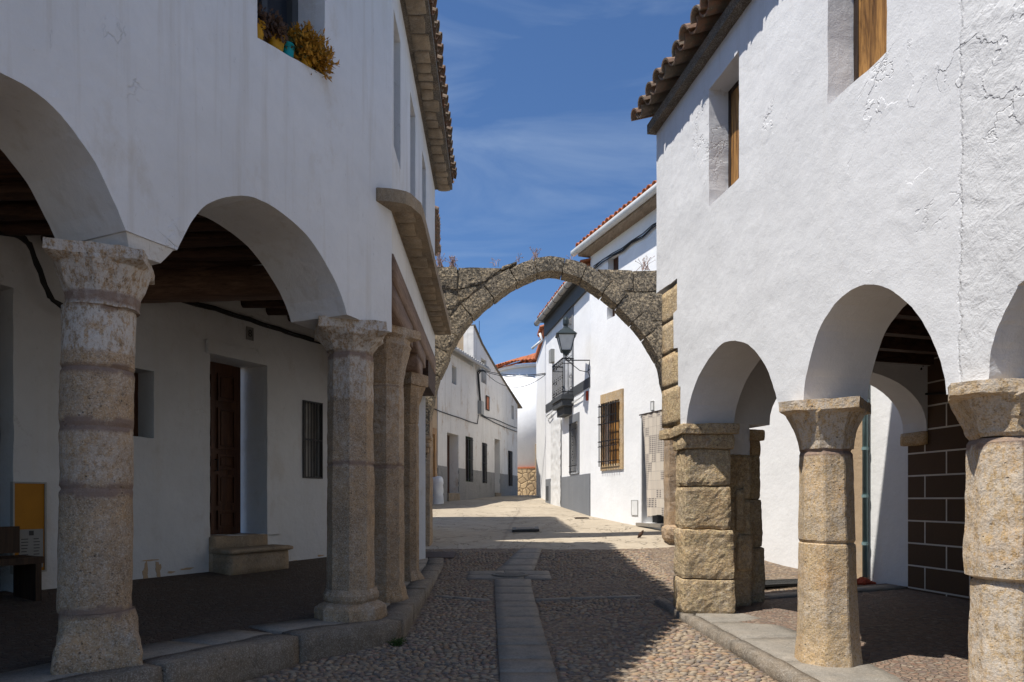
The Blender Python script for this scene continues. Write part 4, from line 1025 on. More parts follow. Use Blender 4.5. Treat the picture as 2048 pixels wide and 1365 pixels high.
cc = (2.66, 3.6)
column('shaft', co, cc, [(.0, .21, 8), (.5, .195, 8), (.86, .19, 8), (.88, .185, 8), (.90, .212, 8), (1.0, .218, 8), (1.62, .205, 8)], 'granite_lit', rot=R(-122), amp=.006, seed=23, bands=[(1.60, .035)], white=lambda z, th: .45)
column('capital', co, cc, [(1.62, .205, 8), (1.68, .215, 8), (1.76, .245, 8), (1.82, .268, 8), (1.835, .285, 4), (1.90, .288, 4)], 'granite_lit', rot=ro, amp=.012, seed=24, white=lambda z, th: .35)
for ss in (sE + .2, b5[-1][0] + .2):
    c0 = RW.p(ss, 0, .27); co = col_obj((c0.x, c0.y, .1), rh); JOINTS[:] = []
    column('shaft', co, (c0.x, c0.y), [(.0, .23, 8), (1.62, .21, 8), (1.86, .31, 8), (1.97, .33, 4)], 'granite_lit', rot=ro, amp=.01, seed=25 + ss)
# compound corner pier
co = col_obj((2.3, 7.5, .15), rh, 'massive corner pier of rough granite blocks under the far arch'); JOINTS[:] = []
pd = EW.d; pn = Vector((-pd.y, pd.x, 0))
def pblock(mb, x0, x1, y0, y1, z0, z1, amp=.016, r=.018, tx=0):
    # x along the end wall, y towards the camera (negative = nearer)
    O = Vector((1.80, 7.62, 0))
    stone(mb, lambda p: O + pd * (x0 + p.x - .2 * max(0, y0 + p.y)) - pn * ((y0 + p.y) - (.18 * (1 - (x0 + p.x) / .47) if y0 + p.y > .4 else 0)) + Z * (z0 + p.z), (x1 - x0, y1 - y0, z1 - z0), r=r, amp=amp, freq=5.5, cell=.04, amp2=.6)
mb = MB()
for (z0, z1, e) in ((.10, .47, .03), (.47, .99, .02), (.99, 1.44, .0), (1.44, 1.84, .0)):
    pblock(mb, .02 - e, .47 + e, .0, .60 + e, z0, z1 - .002, amp=.013, r=.03)
    pblock(mb, .2, .44, -.28, .01, z0 - .0, z1 - .01, amp=.010)
fix_normals(mb.build('front_shaft', 'granite_rough', co, smooth=False))
mb = MB()
for (z0, z1, e) in ((.10, .75, .04), (.75, 1.30, .015), (1.30, 1.80, .0)):
    pblock(mb, .40, .90, -.25, .26, z0, z1 + .01, amp=.010, r=.05)
    pblock(mb, .85, 1.12 + e, -.40, .05 + e, z0, z1 + .004, amp=.010, r=.03)
pblock(mb, .66, .79, .20, .31, .95, 1.42, amp=.006, r=.04); pblock(mb, .68, .90, .18, .31, .50, .92, amp=.008, r=.06)
fix_normals(mb.build('rear_shaft', 'granite_rough', co))
mb = MB(); pblock(mb, -.01, .49, .0, .63, 1.835, 1.99, amp=.014, r=.03); pblock(mb, -.04, .52, -.28, .68, 1.985, 2.10, amp=.012, r=.025)
fix_normals(mb.build('capital', 'granite_rough', co))
mb = MB(); pblock(mb, .82, 1.19, -.38, .04, 1.98, 2.12, amp=.010, r=.03); pblock(mb, .80, 1.14, -.36, .02, 1.79, 1.99, amp=.010, r=.03)
fix_normals(mb.build('impost', 'granite_lit', co))
mb = MB(); 
O = Vector((1.80, 7.62, 0)); 
pblock(mb, .40, .88, -.28, .24, 1.52, 2.9, amp=.012, r=.03)
fix_normals(mb.build('plaster_coat', 'plaster_near', co))

# ================================================================== STONE ARCH
YA = 12.5; TA = .45
SA = PL((0, YA), (1, 0), (0, 1)); SBk = PL((0, YA + TA), (1, 0), (0, 1))
arch = thing('stone_arch', 'weathered granite arch spanning the street with dry weeds on top', 'arch', (.65, YA, .4))
intr = [(861, 930), (862, 880), (868, 820), (880, 772), (895, 733), (910, 700), (943, 651), (991, 609), (1020, 588), (1053, 570), (1080, 561), (1104, 558), (1125, 563), (1156, 572), (1185, 591), (1217, 616.5), (1245, 642), (1273, 675), (1292, 703), (1312, 740), (1326, 775), (1335, 810), (1339, 860), (1340, 930)]
I = smooth_pts(SBk.hits(intr), 6)
cum = [0]
for a, b in zip(I[:-1], I[1:]): cum.append(cum[-1] + math.hypot(b[0] - a[0], b[1] - a[1]))
def Ipt(d):
    j = min(max(int(np.searchsorted(cum, d)), 1), len(cum) - 1); t = (d - cum[j - 1]) / (cum[j] - cum[j - 1]); a, b = I[j - 1], I[j]
    T = Vector((b[0] - a[0], b[1] - a[1])).normalized()
    return Vector((a[0] + (b[0] - a[0]) * t, a[1] + (b[1] - a[1]) * t)), Vector((-T.y, T.x))
mb = MB(); d = 0.0; i = 0; TH = .30
random.seed(3)
while d < cum[-1] - .1:
    L = random.uniform(.34, .52); L = min(L, cum[-1] - d); off = random.uniform(-.01, .012); th = TH + random.uniform(-.015, .015) - .05 * max(0, 1 - abs(d - cum[-1] / 2) / 1.2); dy = random.uniform(-.01, .01)
    def fn(p, d=d, off=off, th=th, dy=dy):
        c, nn = Ipt(d + p.x); c2, n2 = Ipt(min(max(d + p.x, .3), cum[-1] - .3))
        q = c + (nn * .5 + Ipt(min(max(d + p.x + .15, 0), cum[-1]))[1] * .25 + Ipt(min(max(d + p.x - .15, 0), cum[-1]))[1] * .25).normalized() * (off + p.z * th / TH)
        return Vector((q.x, YA + dy + p.y, q.y))
    stone(mb, fn, (L - .008, TA, TH), r=.014, amp=.014, freq=4, cell=.05, amp2=.6); d += L
fix_normals(mb.build('voussoirs', 'granite_arch', arch))
mb = MB()
def qb(pts, t0=0.02, t1=.43, amp=.016):
    Q = [SA.h(x, y_, 0) for x, y_ in pts]      # bottom-left, bottom-right, top-right, top-left
    W = ((Q[1] - Q[0]).length + (Q[2] - Q[3]).length) / 2; H = ((Q[3] - Q[0]).length + (Q[2] - Q[1]).length) / 2
    stone(mb, lambda p: (lambda u, v: (Q[0] * (1 - u) + Q[1] * u) * (1 - v) + (Q[3] * (1 - u) + Q[2] * u) * v + Vector((0, t0 + p.y, 0)))(p.x / W, p.z / H), (W, t1 - t0, H), r=.016, amp=amp, freq=4, cell=.055, amp2=.6)
bk = SA.hits([(840, 760), (866, 762), (880, 700), (925, 615), (975, 572), (1008, 545), (1000, 538), (840, 538)])
slab(mb, SA, [bk], .05, .40, .01)
for b in (((858, 577), (914, 577), (914, 533), (858, 534)), ((916, 578), (966, 566), (1003, 536), (916, 534)), ((858, 617), (905, 617), (921, 600), (858, 580)),
          ((858, 690), (880, 690), (905, 620), (858, 620)), ((830, 760), (868, 760), (880, 693), (830, 693)), ((826, 830), (852, 830), (864, 762), (826, 762)),
          ((1000, 541), (1030, 527), (1034, 522), (1004, 531)), ((921, 603), (940, 590), (960, 572), (916, 580))):
    qb(b)
fix_normals(mb.build('spandrel', 'granite_arch', arch)); mb = MB()
slab(mb, SA, [SA.hits([(1205, 545), (1240, 582), (1290, 640), (1325, 720), (1345, 800), (1380, 800), (1380, 545)])], .05, .40, .01)
for b in (((1240, 578), (1267, 580), (1267, 540), (1195, 538)), ((1268, 582), (1330, 582), (1330, 539), (1268, 541)), ((1296, 640), (1350, 640), (1350, 584), (1245, 584)),
          ((1318, 720), (1360, 720), (1360, 642), (1292, 642)), ((1338, 800), (1370, 800), (1370, 722), (1320, 722)), ((1350, 880), (1376, 880), (1376, 802), (1346, 802))):
    qb(b)
fix_normals(mb.build('spandrel', 'granite_arch', arch))
for X0, wd_ in ((-1.67, .34), (3.1, .44)):
    mb = MB(); zz = .35
    for hgt in (.42, .5, .45, .6, .5):
        stone_box(mb, (X0, YA + .24, zz + hgt / 2), ((1, 0, 0), (0, 1, 0), (0, 0, 1)), (wd_, .46, hgt + .004), r=.015, amp=.016, cell=.06); zz += hgt
    if X0 > 0: stone_box(mb, (2.98, YA + .15, .68), ((1, 0, 0), (0, 1, 0), (0, 0, 1)), (.34, .5, .28), r=.08, amp=.04, cell=.05)
    fix_normals(mb.build('pier', 'granite', arch))
mb = MB(); A = SA.h(851, 905, -.1)
for (dz, wd, hh) in ((.0, .10, .10), (.09, .17, .08), (.17, .13, .07), (.23, .20, .09)):
    stone_box(mb, (A.x - .03, YA + .05, A.z + dz + .04), ((1, 0, 0), (0, 1, 0), (0, 0, 1)), (wd + .06, wd + .22, hh), r=.03, amp=.008, cell=.03)
fix_normals(mb.build('carved_corbel', 'granite', arch))

# weeds on the arch
wd0 = []
def weed(px, py, hpx, n, label):
    b = SA.h(px, py, .2); hgt = hpx / F * YA; mb = MB()
    for i in range(n):
        t = b + Vector((random.gauss(0, .35) * hgt, random.uniform(-.1, .1), hgt * random.uniform(.5, 1))); m_ = (b + t) / 2 + Vector((random.uniform(-.02, .02), 0, .02))
        s = b + Vector((random.gauss(0, .25) * hgt, random.uniform(-.05, .05), -.03)); mb.tube([s, m_, t], [.006, .004, .003], 4)
        leafcloud(mb, t, (.018, .018, .018), 7, .012)
    tag(mb.build('weed', 'weed'), label, 'weed', 'dry weeds on top of the stone arch')
weed(880, 533, 26, 26, 'tuft of dry weeds at the far left end of the arch top')
weed(905, 532, 18, 26, 'low reddish weeds on the left shoulder of the arch')
weed(993, 530, 16, 5, 'thin dry stalks left of the arch crown')
weed(1036, 520, 12, 4, 'single pale seed head beside the arch crown')
weed(1070, 516, 20, 14, 'tuft of pinkish weeds on the crown of the arch')
weed(1141, 522, 17, 4, 'small pale flower stalk right of the arch crown')
weed(1288, 538, 26, 16, 'spindly dry weed on the right shoulder of the arch')

# ================================================================== WHITE HOUSE BEHIND (curtained door)
H2 = PL((4.96, 9.2), (-.369, 1), (.94, .35))
h2 = thing('white_house', 'bright white house beyond the arch with stone framed window and patchwork door curtain', 'house', (3.6, 14, .5))
e2 = H2.hit(1181, 900)[0]; TOP2 = 7.45
dA, dB = H2.hit(1285, 900)[0], H2.hit(1331, 900)[0]; dz0, dz1 = H2.hit(1300, 1047)[1], H2.hit(1300, 829)[1]
wA, wB = H2.hit(1242, 850)[0], H2.hit(1204, 850)[0]; wz1, wz0 = H2.hit(1225, 803)[1], H2.hit(1225, 930)[1]
uA, uB = H2.hit(1237, 520)[0], H2.hit(1216, 520)[0]; uz1, uz0 = H2.hit(1230, 508)[1], H2.hit(1230, 550)[1]
vA, vB = H2.hit(1230, 620)[0], H2.hit(1214, 620)[0]; vz1, vz0 = H2.hit(1220, 612)[1], H2.hit(1220, 637)[1]
mb = MB(); slab(mb, H2, [rect(-.9, e2, -.1, TOP2), rect(dB, dA, dz0, dz1), rect(wA, wB, wz0, wz1), rect(uA, uB, uz0 - .3, uz1), rect(vA, vB, vz0, vz1)], 0, .45, .005)
fix_normals(mb.build('wall', 'plaster_far', h2))
PEb = PL(H2.p(e2, 0).xy, (1, .36), (0, 1)); mb = MB(); slab(mb, PEb, [rect(.44, 6, 0, TOP2)], -.05, 0, 0); fix_normals(mb.build('wall', 'plaster_far', h2))
# window with stone surround, wooden leaves, iron grille
wo = MB(); slab(wo, H2, [rect(wA - .13, wB + .02, wz0 - .12, wz1 + .22), rect(wA + .02, wB - .03, wz0 + .02, wz1 - .0)], -.035, .06, .008); wo = fix_normals(wo.build('window', 'granite_lit', h2))
mb = MB()
for i in range(4):
    a = wA + (wB - wA) * i / 4; panel(mb, H2, a + .008, a + (wB - wA) / 4 - .008, wz0, wz1, .2, .24)
mb.build('shutter', 'shutter_wood', wo)
mb = MB(); grille(mb, H2, wA + .0, wB - .0, wz0 - .03, wz1 - .02, -.11, 8, 1, .012, [wz0 + (wz1 - wz0) * q for q in (.06, .30, .38, .66, .78, .95)])
for q in (.06, .38, .66, .95):
    for s_ in (wA, wB): mb.tube([H2.p(s_, wz0 + (wz1 - wz0) * q, -.11), H2.p(s_, wz0 + (wz1 - wz0) * q, .05)], .01, 6)
mb.build('grille', 'iron', wo)
for (a, b, z0, z1) in ((uA, uB, uz0 - .3, uz1), (vA, vB, vz0, vz1)):
    wo = MB(); panel(wo, H2, a, b, z0, z1, .15, .2); wo.build('window', 'door_wood', h2)
do = MB(); panel(do, H2, dB, dA, dz0, dz1 + .02, .25, .3); do = do.build('door', 'dark', h2)
mb = MB(); slab(mb, H2, [[(dB - .03, dz0 - .07), (dA + .12, dz0 - .07), (dA + .12, dz0), (dB - .03, dz0)]], -.10, .2, 0); mb.build('threshold', 'slab_stone', h2)
mb = MB(); slab(mb, H2, [[(dA - .01, dz0), (dA + .03, dz0), (dA + .03, dz1), (dA - .01, dz1)]], -.03, .0, 0); mb.build('door_jamb', 'white_paint', do)
mb = MB(); k, zz = H2.hit(1306, 812); panel(mb, H2, k - .06, k + .06, zz - .1, zz + .1, -.02, .0); tl = mb.build('number_plate', 'white_paint', h2)
mb = MB(); frame(mb, H2, k - .06, k + .06, zz - .1, zz + .1, -.023, .012, .01); mb.build('rim', 'meter', tl)
k, zz = H2.hit(1270, 1016); mb = MB(); panel(mb, H2, k - .13, k + .13, zz - .16, zz + .16, -.012, .0); mb.build('meter_door', 'white_paint', h2)
mb = MB(); frame(mb, H2, k - .14, k + .14, zz - .17, zz + .17, -.012, .008, .012); mb.build('meter_frame', 'meter', h2)
# eave, gutter, tiles
mb = MB(); slab(mb, H2, [rect(-.9, e2 + .1, TOP2, TOP2 + .10)], -.30, .2, 0); mb.build('soffit', 'soffit_board', h2)
mb = MB(); A = H2.p(-.9, TOP2 + .12, -.36); B = H2.p(e2 + .25, TOP2 + .12, -.36); mb.tube([A, B], .085, 10); mb.build('gutter', 'gutter', h2, smooth=True)
mb = MB(); tiles(mb, H2.p(-.9, TOP2 + .23, -.34), H2.p(e2 + .15, TOP2 + .23, -.34), -H2.n, rows=1, pitch=.2); mb.build('roof_tiles', 'tile_red', h2)
mb = MB(); 
p_ = [H2.p(-.9, 0, -.1), H2.p(e2, 0, -.1), H2.p(e2, 0, 6), H2.p(-.9, 0, 6)]
mb.add([(q.x, q.y, TOP2 + .1 + (0 if i < 2 else 1.3)) for i, q in enumerate(p_)] + [(q.x, q.y, TOP2 + .2 + (0 if i < 2 else 1.3)) for i, q in enumerate(p_)], [(0, 1, 2, 3), (4, 5, 6, 7), (0, 1, 5, 4), (1, 2, 6, 5), (2, 3, 7, 6), (3, 0, 4, 7)])
fix_normals(mb.build('roof', 'tile_red', h2))
# beige band, drainpipe
a, b = H2.hit(1736, 1000)[0], H2.hit(1706, 1000)[0]; mb = MB(); slab(mb, H2, [rect(a, b + .5, .0, 2.9)], -.02, .0, .006); mb.build('painted_band', 'plaster_beige', h2)
a = H2.hit(1738, 1000)[0]; mb = MB(); mb.tube([H2.p(a, .24, -.07), H2.p(a, 7.2, -.07)], .036, 12); pi_ = mb.build('drainpipe', 'pipe', h2, smooth=True)
for zz in (.7, 1.35, 2.0, 2.65): mb = MB(); mb.tube([H2.p(a, zz - .02, -.07), H2.p(a, zz + .02, -.07)], .045, 12); mb.build('clamp', 'pipe', pi_)
# curtain
cu = MB(); nS, nZ = 28, 14; ct = dz1 + .02; cb_ = dz0 + .16; vs = []
for side in (0, 1):
    for j in range(nZ + 1):
        for i in range(nS + 1):
            u = i / nS; v = j / nZ; sA_ = dB - .02; sB_ = dA - .02 - .22 * v ** .5
            s_ = sA_ + (sB_ - sA_) * u; t_ = -.05 + .018 * math.sin(u * 26 + v * 2) * (.3 + v) + .02 * v * math.sin(u * 7) + side * .006
            vs.append(H2.p(s_, ct + (cb_ - ct) * v + .03 * math.sin(u * 5) * v, t_))
n_ = (nS + 1) * (nZ + 1); fs = []
for side in (0, 1):
    for j in range(nZ):
        for i in range(nS):
            q = [side * n_ + j * (nS + 1) + i, side * n_ + j * (nS + 1) + i + 1, side * n_ + (j + 1) * (nS + 1) + i + 1, side * n_ + (j + 1) * (nS + 1) + i]; fs.append(tuple(q if side else q[::-1]))
tag(mesh_obj('door_curtain', vs, fs, 'curtain', smooth=True), 'beige patchwork curtain hanging over the white house doorway by the pier', 'curtain')
mb = MB(); mb.tube([H2.p(dB - .05, dz1 + .02, -.05), H2.p(dA + .04, dz1 + .02, -.05)], .015, 8); mb.build('curtain_rail', 'iron_rust', h2)

P = []
for j in range(4):
    P.append([H2.h(x, y_ + random.uniform(-2, 2) + j * 1.5, -.05) for x, y_ in ((1325, 438), (1305, 452), (1285, 470), (1262, 482), (1245, 497), (1225, 508), (1205, 520), (1187, 535))])
wire('cable_bundle', 'black cables sagging across the upper wall of the bright white house', 'cable', P, .012)

# ================================================================== GREY TRIMMED HOUSE
H3 = PL((1.99, 17.3), (-.168, 1), (.98, .16)); e3 = H3.hit(1092, 900)[0]
h3 = thing('grey_trimmed_house', 'white house with grey plinth, grey bands and iron balcony behind the street lamp', 'house', (1.6, 20, .9))
T3 = 7.1
def hr(pl, x0, x1, y0, y1):   # pixel rectangle -> s0,s1,z0,z1 using its middle
    xm = (x0 + x1) / 2; a = pl.hit(x0, 900)[0]; b = pl.hit(x1, 900)[0]; return min(a, b), max(a, b), pl.hit(xm, y1)[1], pl.hit(xm, y0)[1]
up = hr(H3, 1130, 1145, 640, 786); lo = hr(H3, 1142, 1157, 845, 948); dd = hr(H3, 1103, 1122, 842, 1012); dd = (dd[0] + .2, dd[1] - .2, .9, dd[3])
mb = MB(); slab(mb, H3, [rect(.002, e3, 1.97, T3), rect(up[0], up[1], 4.4, up[3]), rect(lo[0], lo[1], lo[2], lo[3]), rect(dd[0], dd[1], 1.98, dd[3])], 0, .4, .004)
PEc = PL(H3.p(e3, 0).xy, (1, .3), (0, 1)); slab(mb, PEc, [rect(.0, 6, 0, T3)], -.05, 0, 0)
fix_normals(mb.build('wall', 'plaster_far', h3))
mb = MB(); slab(mb, H3, [[(.002, .3), (dd[0] - .02, .3), (dd[0] - .02, 1.97), (.002, 1.97)]], -.02, .4, .003); fix_normals(mb.build('plinth', 'grey_paint', h3)); mb = MB(); slab(mb, H3, [[(dd[1] + .02, .3), (e3 + .0, .3), (e3, 1.97), (dd[1] + .02, 1.97)]], -.02, .4, .003); fix_normals(mb.build('plinth', 'grey_paint', h3))
mb = MB(); slab(mb, H3, [rect(.01, e3, 4.17, 4.42)], -.02, .0, 0); slab(mb, H3, [rect(.0, e3, T3 - .42, T3 + .02)], -.07, .0, 0); mb.build('band', 'dark_paint', h3)
mb = MB(); slab(mb, H3, [rect(.002, e3, T3 + .02, T3 + .1)], -.2, .1, 0); mb.build('soffit', 'dark_paint', h3)
mb = MB(); A = H3.p(0, T3 + .05, -.27); B = H3.p(e3 + .2, T3 + .05, -.27); mb.tube([A, B], .085, 10); gu = mb.build('gutter', 'gutter_old', h3, smooth=True)
for i in range(9): mb = MB(); q = A + (B - A) * (i / 8); d_ = (B - A).normalized(); mb.tube([q, q + d_ * .03], .092, 10); mb.build('bracket', 'iron_rust', gu)
mb = MB(); tiles(mb, H3.p(-.0, T3 + .16, -.26), H3.p(e3 + .15, T3 + .16, -.26), -H3.n, rows=1, pitch=.2); mb.build('roof_tiles', 'tile_red', h3)
mb = MB(); p_ = [H3.p(0, 0, -.1), H3.p(e3, 0, -.1), H3.p(e3, 0, 4), H3.p(0, 0, 4)]
mb.add([(q.x, q.y, T3 + .08 + (0 if i < 2 else .8)) for i, q in enumerate(p_)] + [(q.x, q.y, T3 + .18 + (0 if i < 2 else .8)) for i, q in enumerate(p_)], [(0, 1, 2, 3), (4, 5, 6, 7), (0, 1, 5, 4), (1, 2, 6, 5), (2, 3, 7, 6), (3, 0, 4, 7)])
fix_normals(mb.build('roof', 'tile_red', h3))
# upper window with grey surround and blind
wo = MB(); slab(wo, H3, [rect(up[0] - .14, up[1] + .14, 4.42, up[3] + .25), rect(up[0], up[1], 4.38, up[3])], -.025, .0, 0); wo = wo.build('window', 'grey_paint', h3)
mb = MB(); panel(mb, H3, up[0], up[1], 4.4, up[3], .25, .28); mb.build('pane', 'glass', wo)
mb = MB(); panel(mb, H3, up[0], up[1], 5.0, up[3], .20, .23); mb.build('blind', 'white_paint', wo)
wo = MB(); slab(wo, H3, [rect(lo[0] - .12, lo[1] + .12, lo[2], lo[3] + .22), rect(lo[0], lo[1], lo[2] - .02, lo[3])], -.025, .0, 0); wo = wo.build('window', 'grey_paint', h3)
mb = MB(); panel(mb, H3, lo[0], lo[1], lo[2], lo[3], .2, .23); mb.build('pane', 'glass', wo)
mb = MB(); grille(mb, H3, lo[0], lo[1], lo[2] + .02, lo[3] - .02, -.06, 6, 1, .011, [lo[2] + .06, lo[2] + .22, lo[3] - .2, lo[3] - .03])
for i in range(3):
    zc_ = lo[2] + .45 + i * .25; mb.tube([H3.p((lo[0] + lo[1]) / 2 + .09 * math.cos(a_), zc_ + .09 * math.sin(a_), -.06) for a_ in np.linspace(0, 2 * math.pi, 13)], .008, 5, False)
mb.build('grille', 'iron', wo)
do = MB(); panel(do, H3, dd[0], dd[1], .9, dd[3], .2, .25); do.build('door', 'dark', h3)
# balcony
ba = H3.hit(1148, 800)[0]; bb = ba + 1.30; mb = MB()
slab_z = 4.22
for (z0, z1, o) in ((slab_z - .12, slab_z, .0), (slab_z - .30, slab_z - .12, .06), (slab_z - .52, slab_z - .30, .22)):
    panel(mb, H3, ba + o, bb - o, z0, z1, -.36 + o * .6, .02)
bal = mb.build('balcony', 'dark_paint', h3)
mb = MB(); zt_, zb_ = slab_z + 1.0, slab_z + .08
def rail(a, b):
    mb.tube([Vector((*a, zt_)), Vector((*b, zt_))], .018, 6); mb.tube([Vector((*a, zb_)), Vector((*b, zb_))], .012, 6); mb.tube([Vector((*a, zt_ - .14)), Vector((*b, zt_ - .14))], .01, 6)
    a = Vector(a); b = Vector(b); L = (b - a).length; n = max(2, int(L / .11))
    for i in range(n + 1):
        q = a + (b - a) * (i / n); mb.tube([Vector((*q, slab_z)), Vector((*q, zt_))], .010, 6)
        if i % 2 == 0 and i < n:
            qq = a + (b - a) * ((i + .5) / n); dd2 = (b - a).normalized()
            for zz in (zt_ - .07, zb_ + .1, slab_z + .5): mb.tube([Vector((qq.x + dd2.x * .045 * math.cos(t), qq.y + dd2.y * .045 * math.cos(t), zz + .045 * math.sin(t))) for t in np.linspace(0, 2 * math.pi, 9)], .007, 4, False)
c_ = [H3.p(ba + .03, 0, .0).xy, H3.p(ba + .03, 0, -.32).xy, H3.p(bb - .03, 0, -.32).xy, H3.p(bb - .03, 0, 0).xy]
rail(c_[0], c_[1]); rail(c_[1], c_[2]); rail(c_[2], c_[3]); mb.build('railing', 'iron', bal)
# small box on the wall
k, zz = H3.hit(1107, 713); mb = MB(); panel(mb, H3, k - .15, k + .15, zz - .2, zz + .2, -.12, 0); mb.build('junction_box', 'meter', h3)
k, zz = H3.hit(1096, 985); mb = MB(); panel(mb, H3, k - .16, k + .16, zz - .25, zz + .2, -.035, -.02); mb.build('meter_door', 'dark_paint', h3)
# white door blind
vs = []; nS, nZ = 12, 40; a_, b_ = dd[0] - .30, dd[1] + .12; zt_, zb_ = dd[3] + .02, 1.03
for side in (0, 1):
    for j in range(nZ + 1):
        for i in range(nS + 1):
            u = i / nS; v = j / nZ; vs.append(H3.p(a_ + (b_ - a_) * u, zt_ + (zb_ - zt_) * v + .03 * math.sin(u * 4) * v, -.035 + .022 * noise.noise(Vector((u * 5, v * 22, 1))) - .01 * v + side * .006))
n_ = (nS + 1) * (nZ + 1); fs = []
for side in (0, 1):
    for j in range(nZ):
        for i in range(nS):
            q = [side * n_ + j * (nS + 1) + i, side * n_ + j * (nS + 1) + i + 1, side * n_ + (j + 1) * (nS + 1) + i + 1, side * n_ + (j + 1) * (nS + 1) + i]; fs.append(tuple(q if side else q[::-1]))
tag(mesh_obj('door_curtain', vs, fs, 'white_paint', smooth=True), 'long white cloth hanging over the grey trimmed house door', 'curtain')
P = []
for j in range(3): P.append([H3.h(x, y_ + random.uniform(-2, 2), -.04) for x, y_ in ((1190, 568), (1175, 578), (1160, 590), (1150, 600), (1138, 606), (1128, 617), (1115, 628), (1102, 640), (1092, 652))])
wire('wall_cable', 'pale cables under the eave of the grey trimmed house', 'cable', P, .009, 'cable_white')
P = []
for j in range(3): P.append([H3.h(x, y_ + random.uniform(-2, 2), -.05 if x < 1105 or x > 1150 else -.05) for x, y_ in ((1172, 786), (1162, 795), (1150, 803), (1135, 808), (1120, 822), (1112, 815), (1102, 826), (1093, 833), (1097, 840), (1104, 830))])
wire('wall_cable', 'pale cables looped below the balcony of the grey trimmed house', 'cable', P, .009, 'cable_white')
mb = MB(); k, zz = H3.hit(1176, 792); panel(mb, H3, k - .05, k + .05, zz - .12, zz + .12, -.05, -.0)
tag(mb.build('sign', 'red_cloth'), 'tiny red sign fixed to the white wall below the street lamp', 'sign')

# street lamp
sa = H3.hit(1177, 722)[0]; wp = H3.p(.06, 0, 0); Yl = wp.y
lx = (1132 - CX) / F * Yl; lamp = thing('street_lamp', 'black wall lantern with frosted glass on a wrought iron arm', 'street lamp', (wp.x, wp.y, 4.9))
def lz(py): return EYE + (HY - py) / F * Yl
LC = Vector((lx, Yl, 0)); wd = .5 * 36 / F * Yl
def frus(mb, z0, r0, z1, r1):
    vs = [LC + Vector((sx * r, sy * r, z)) for z, r in ((z0, r0), (z1, r1)) for sx, sy in ((-1, -1), (1, -1), (1, 1), (-1, 1))]
    mb.add(vs, [(3, 2, 1, 0), (4, 5, 6, 7), (0, 1, 5, 4), (1, 2, 6, 5), (2, 3, 7, 6), (3, 0, 4, 7)])
mb = MB(); frus(mb, lz(702), wd * .52, lz(673), wd * .90); mb.build('glass', 'lamp_glass', lamp)
mb = MB()
for sx, sy in ((-1, -1), (1, -1), (1, 1), (-1, 1)): mb.tube([LC + Vector((sx * wd * .54, sy * wd * .54, lz(702))), LC + Vector((sx * wd * .93, sy * wd * .93, lz(673)))], .012, 6)
frus(mb, lz(673), wd * 1.0, lz(671), wd * 1.15); frus(mb, lz(705), wd * .5, lz(702), wd * .6); frus(mb, lz(710), wd * .3, lz(705), wd * .35); mb.build('frame', 'lamp_green', lamp)
mb = MB(); frus(mb, lz(671), wd * 1.1, lz(662), wd * .62); frus(mb, lz(662), wd * .60, lz(657), wd * .34)
mb.lathe(LC + Z * lz(657), [(wd * .3, 0), (wd * .3, .03), (wd * .22, .05), (wd * .36, .10), (wd * .36, .2), (wd * .28, .26), (.01, .30)], 12); mb.build('cap', 'lamp_green', lamp)
mb = MB(); zA = lz(721)
mb.tube([Vector((lx, Yl, lz(710))), Vector((lx, Yl, zA))], .02, 8); mb.tube([Vector((lx - .02, Yl, zA)), Vector((wp.x, wp.y, zA))], .014, 8)
mb.tube([Vector((lx + .02, Yl, zA)), Vector((lx + .15, Yl, zA - .10)), Vector((lx + .35, Yl, zA - .26)), Vector((wp.x - .06, wp.y, zA - .30)), Vector((wp.x, wp.y, zA - .22))], .010, 8)
mb.tube([Vector((wp.x, wp.y, zA - .02)), Vector((wp.x - .05, wp.y, zA - .28)), Vector((wp.x, wp.y, zA - .42))], .010, 8)
mb.box(Vector((lx + .06, Yl, zA + .06)), ((1, 0, 0), (0, 1, 0), Z), (.15, .02, .012)); mb.tube([Vector((lx, Yl, zA)), Vector((lx + .14, Yl, zA + .13))], .007, 6); mb.tube([Vector((lx + .14, Yl, zA)), Vector((lx + .01, Yl, zA + .13))], .007, 6)
mb.build('bracket', 'iron', lamp)

# ================================================================== LEFT SIDE BEYOND THE ARCH
h5 = thing('neighbour_house', 'low white house directly behind the left end of the stone arch with mossy roof tiles', 'house', (-2.2, 14, .5))
N1 = PL((-1.72, 13.5), (-.24, 1), (-1, -.2)); mb = MB(); slab(mb, N1, [rect(-.7, 1.7, .2, 6.5)], 0, .35, 0)
N2 = PL((-1.72, 13.5), (-1, 0), (0, 1)); slab(mb, N1, [rect(1.35, 1.7, .2, 6.5)], .36, 3, 0)
fix_normals(mb.build('wall', 'plaster_far', h5))
mb = MB(); A = Vector((-1.38, 12.85, 6.70)); B = Vector((-1.68, 16.0, 6.98)); ou = Vector((.97, .23, 0))
tiles(mb, A, B, ou, rows=2, pitch=.2, drop=.35)
roofslab(mb, [(-1.6, 12.8), (-1.8, 16), (-7, 16), (-7, 12.3)], 6.50, 6.62); mb.build('roof', 'tile', h5)

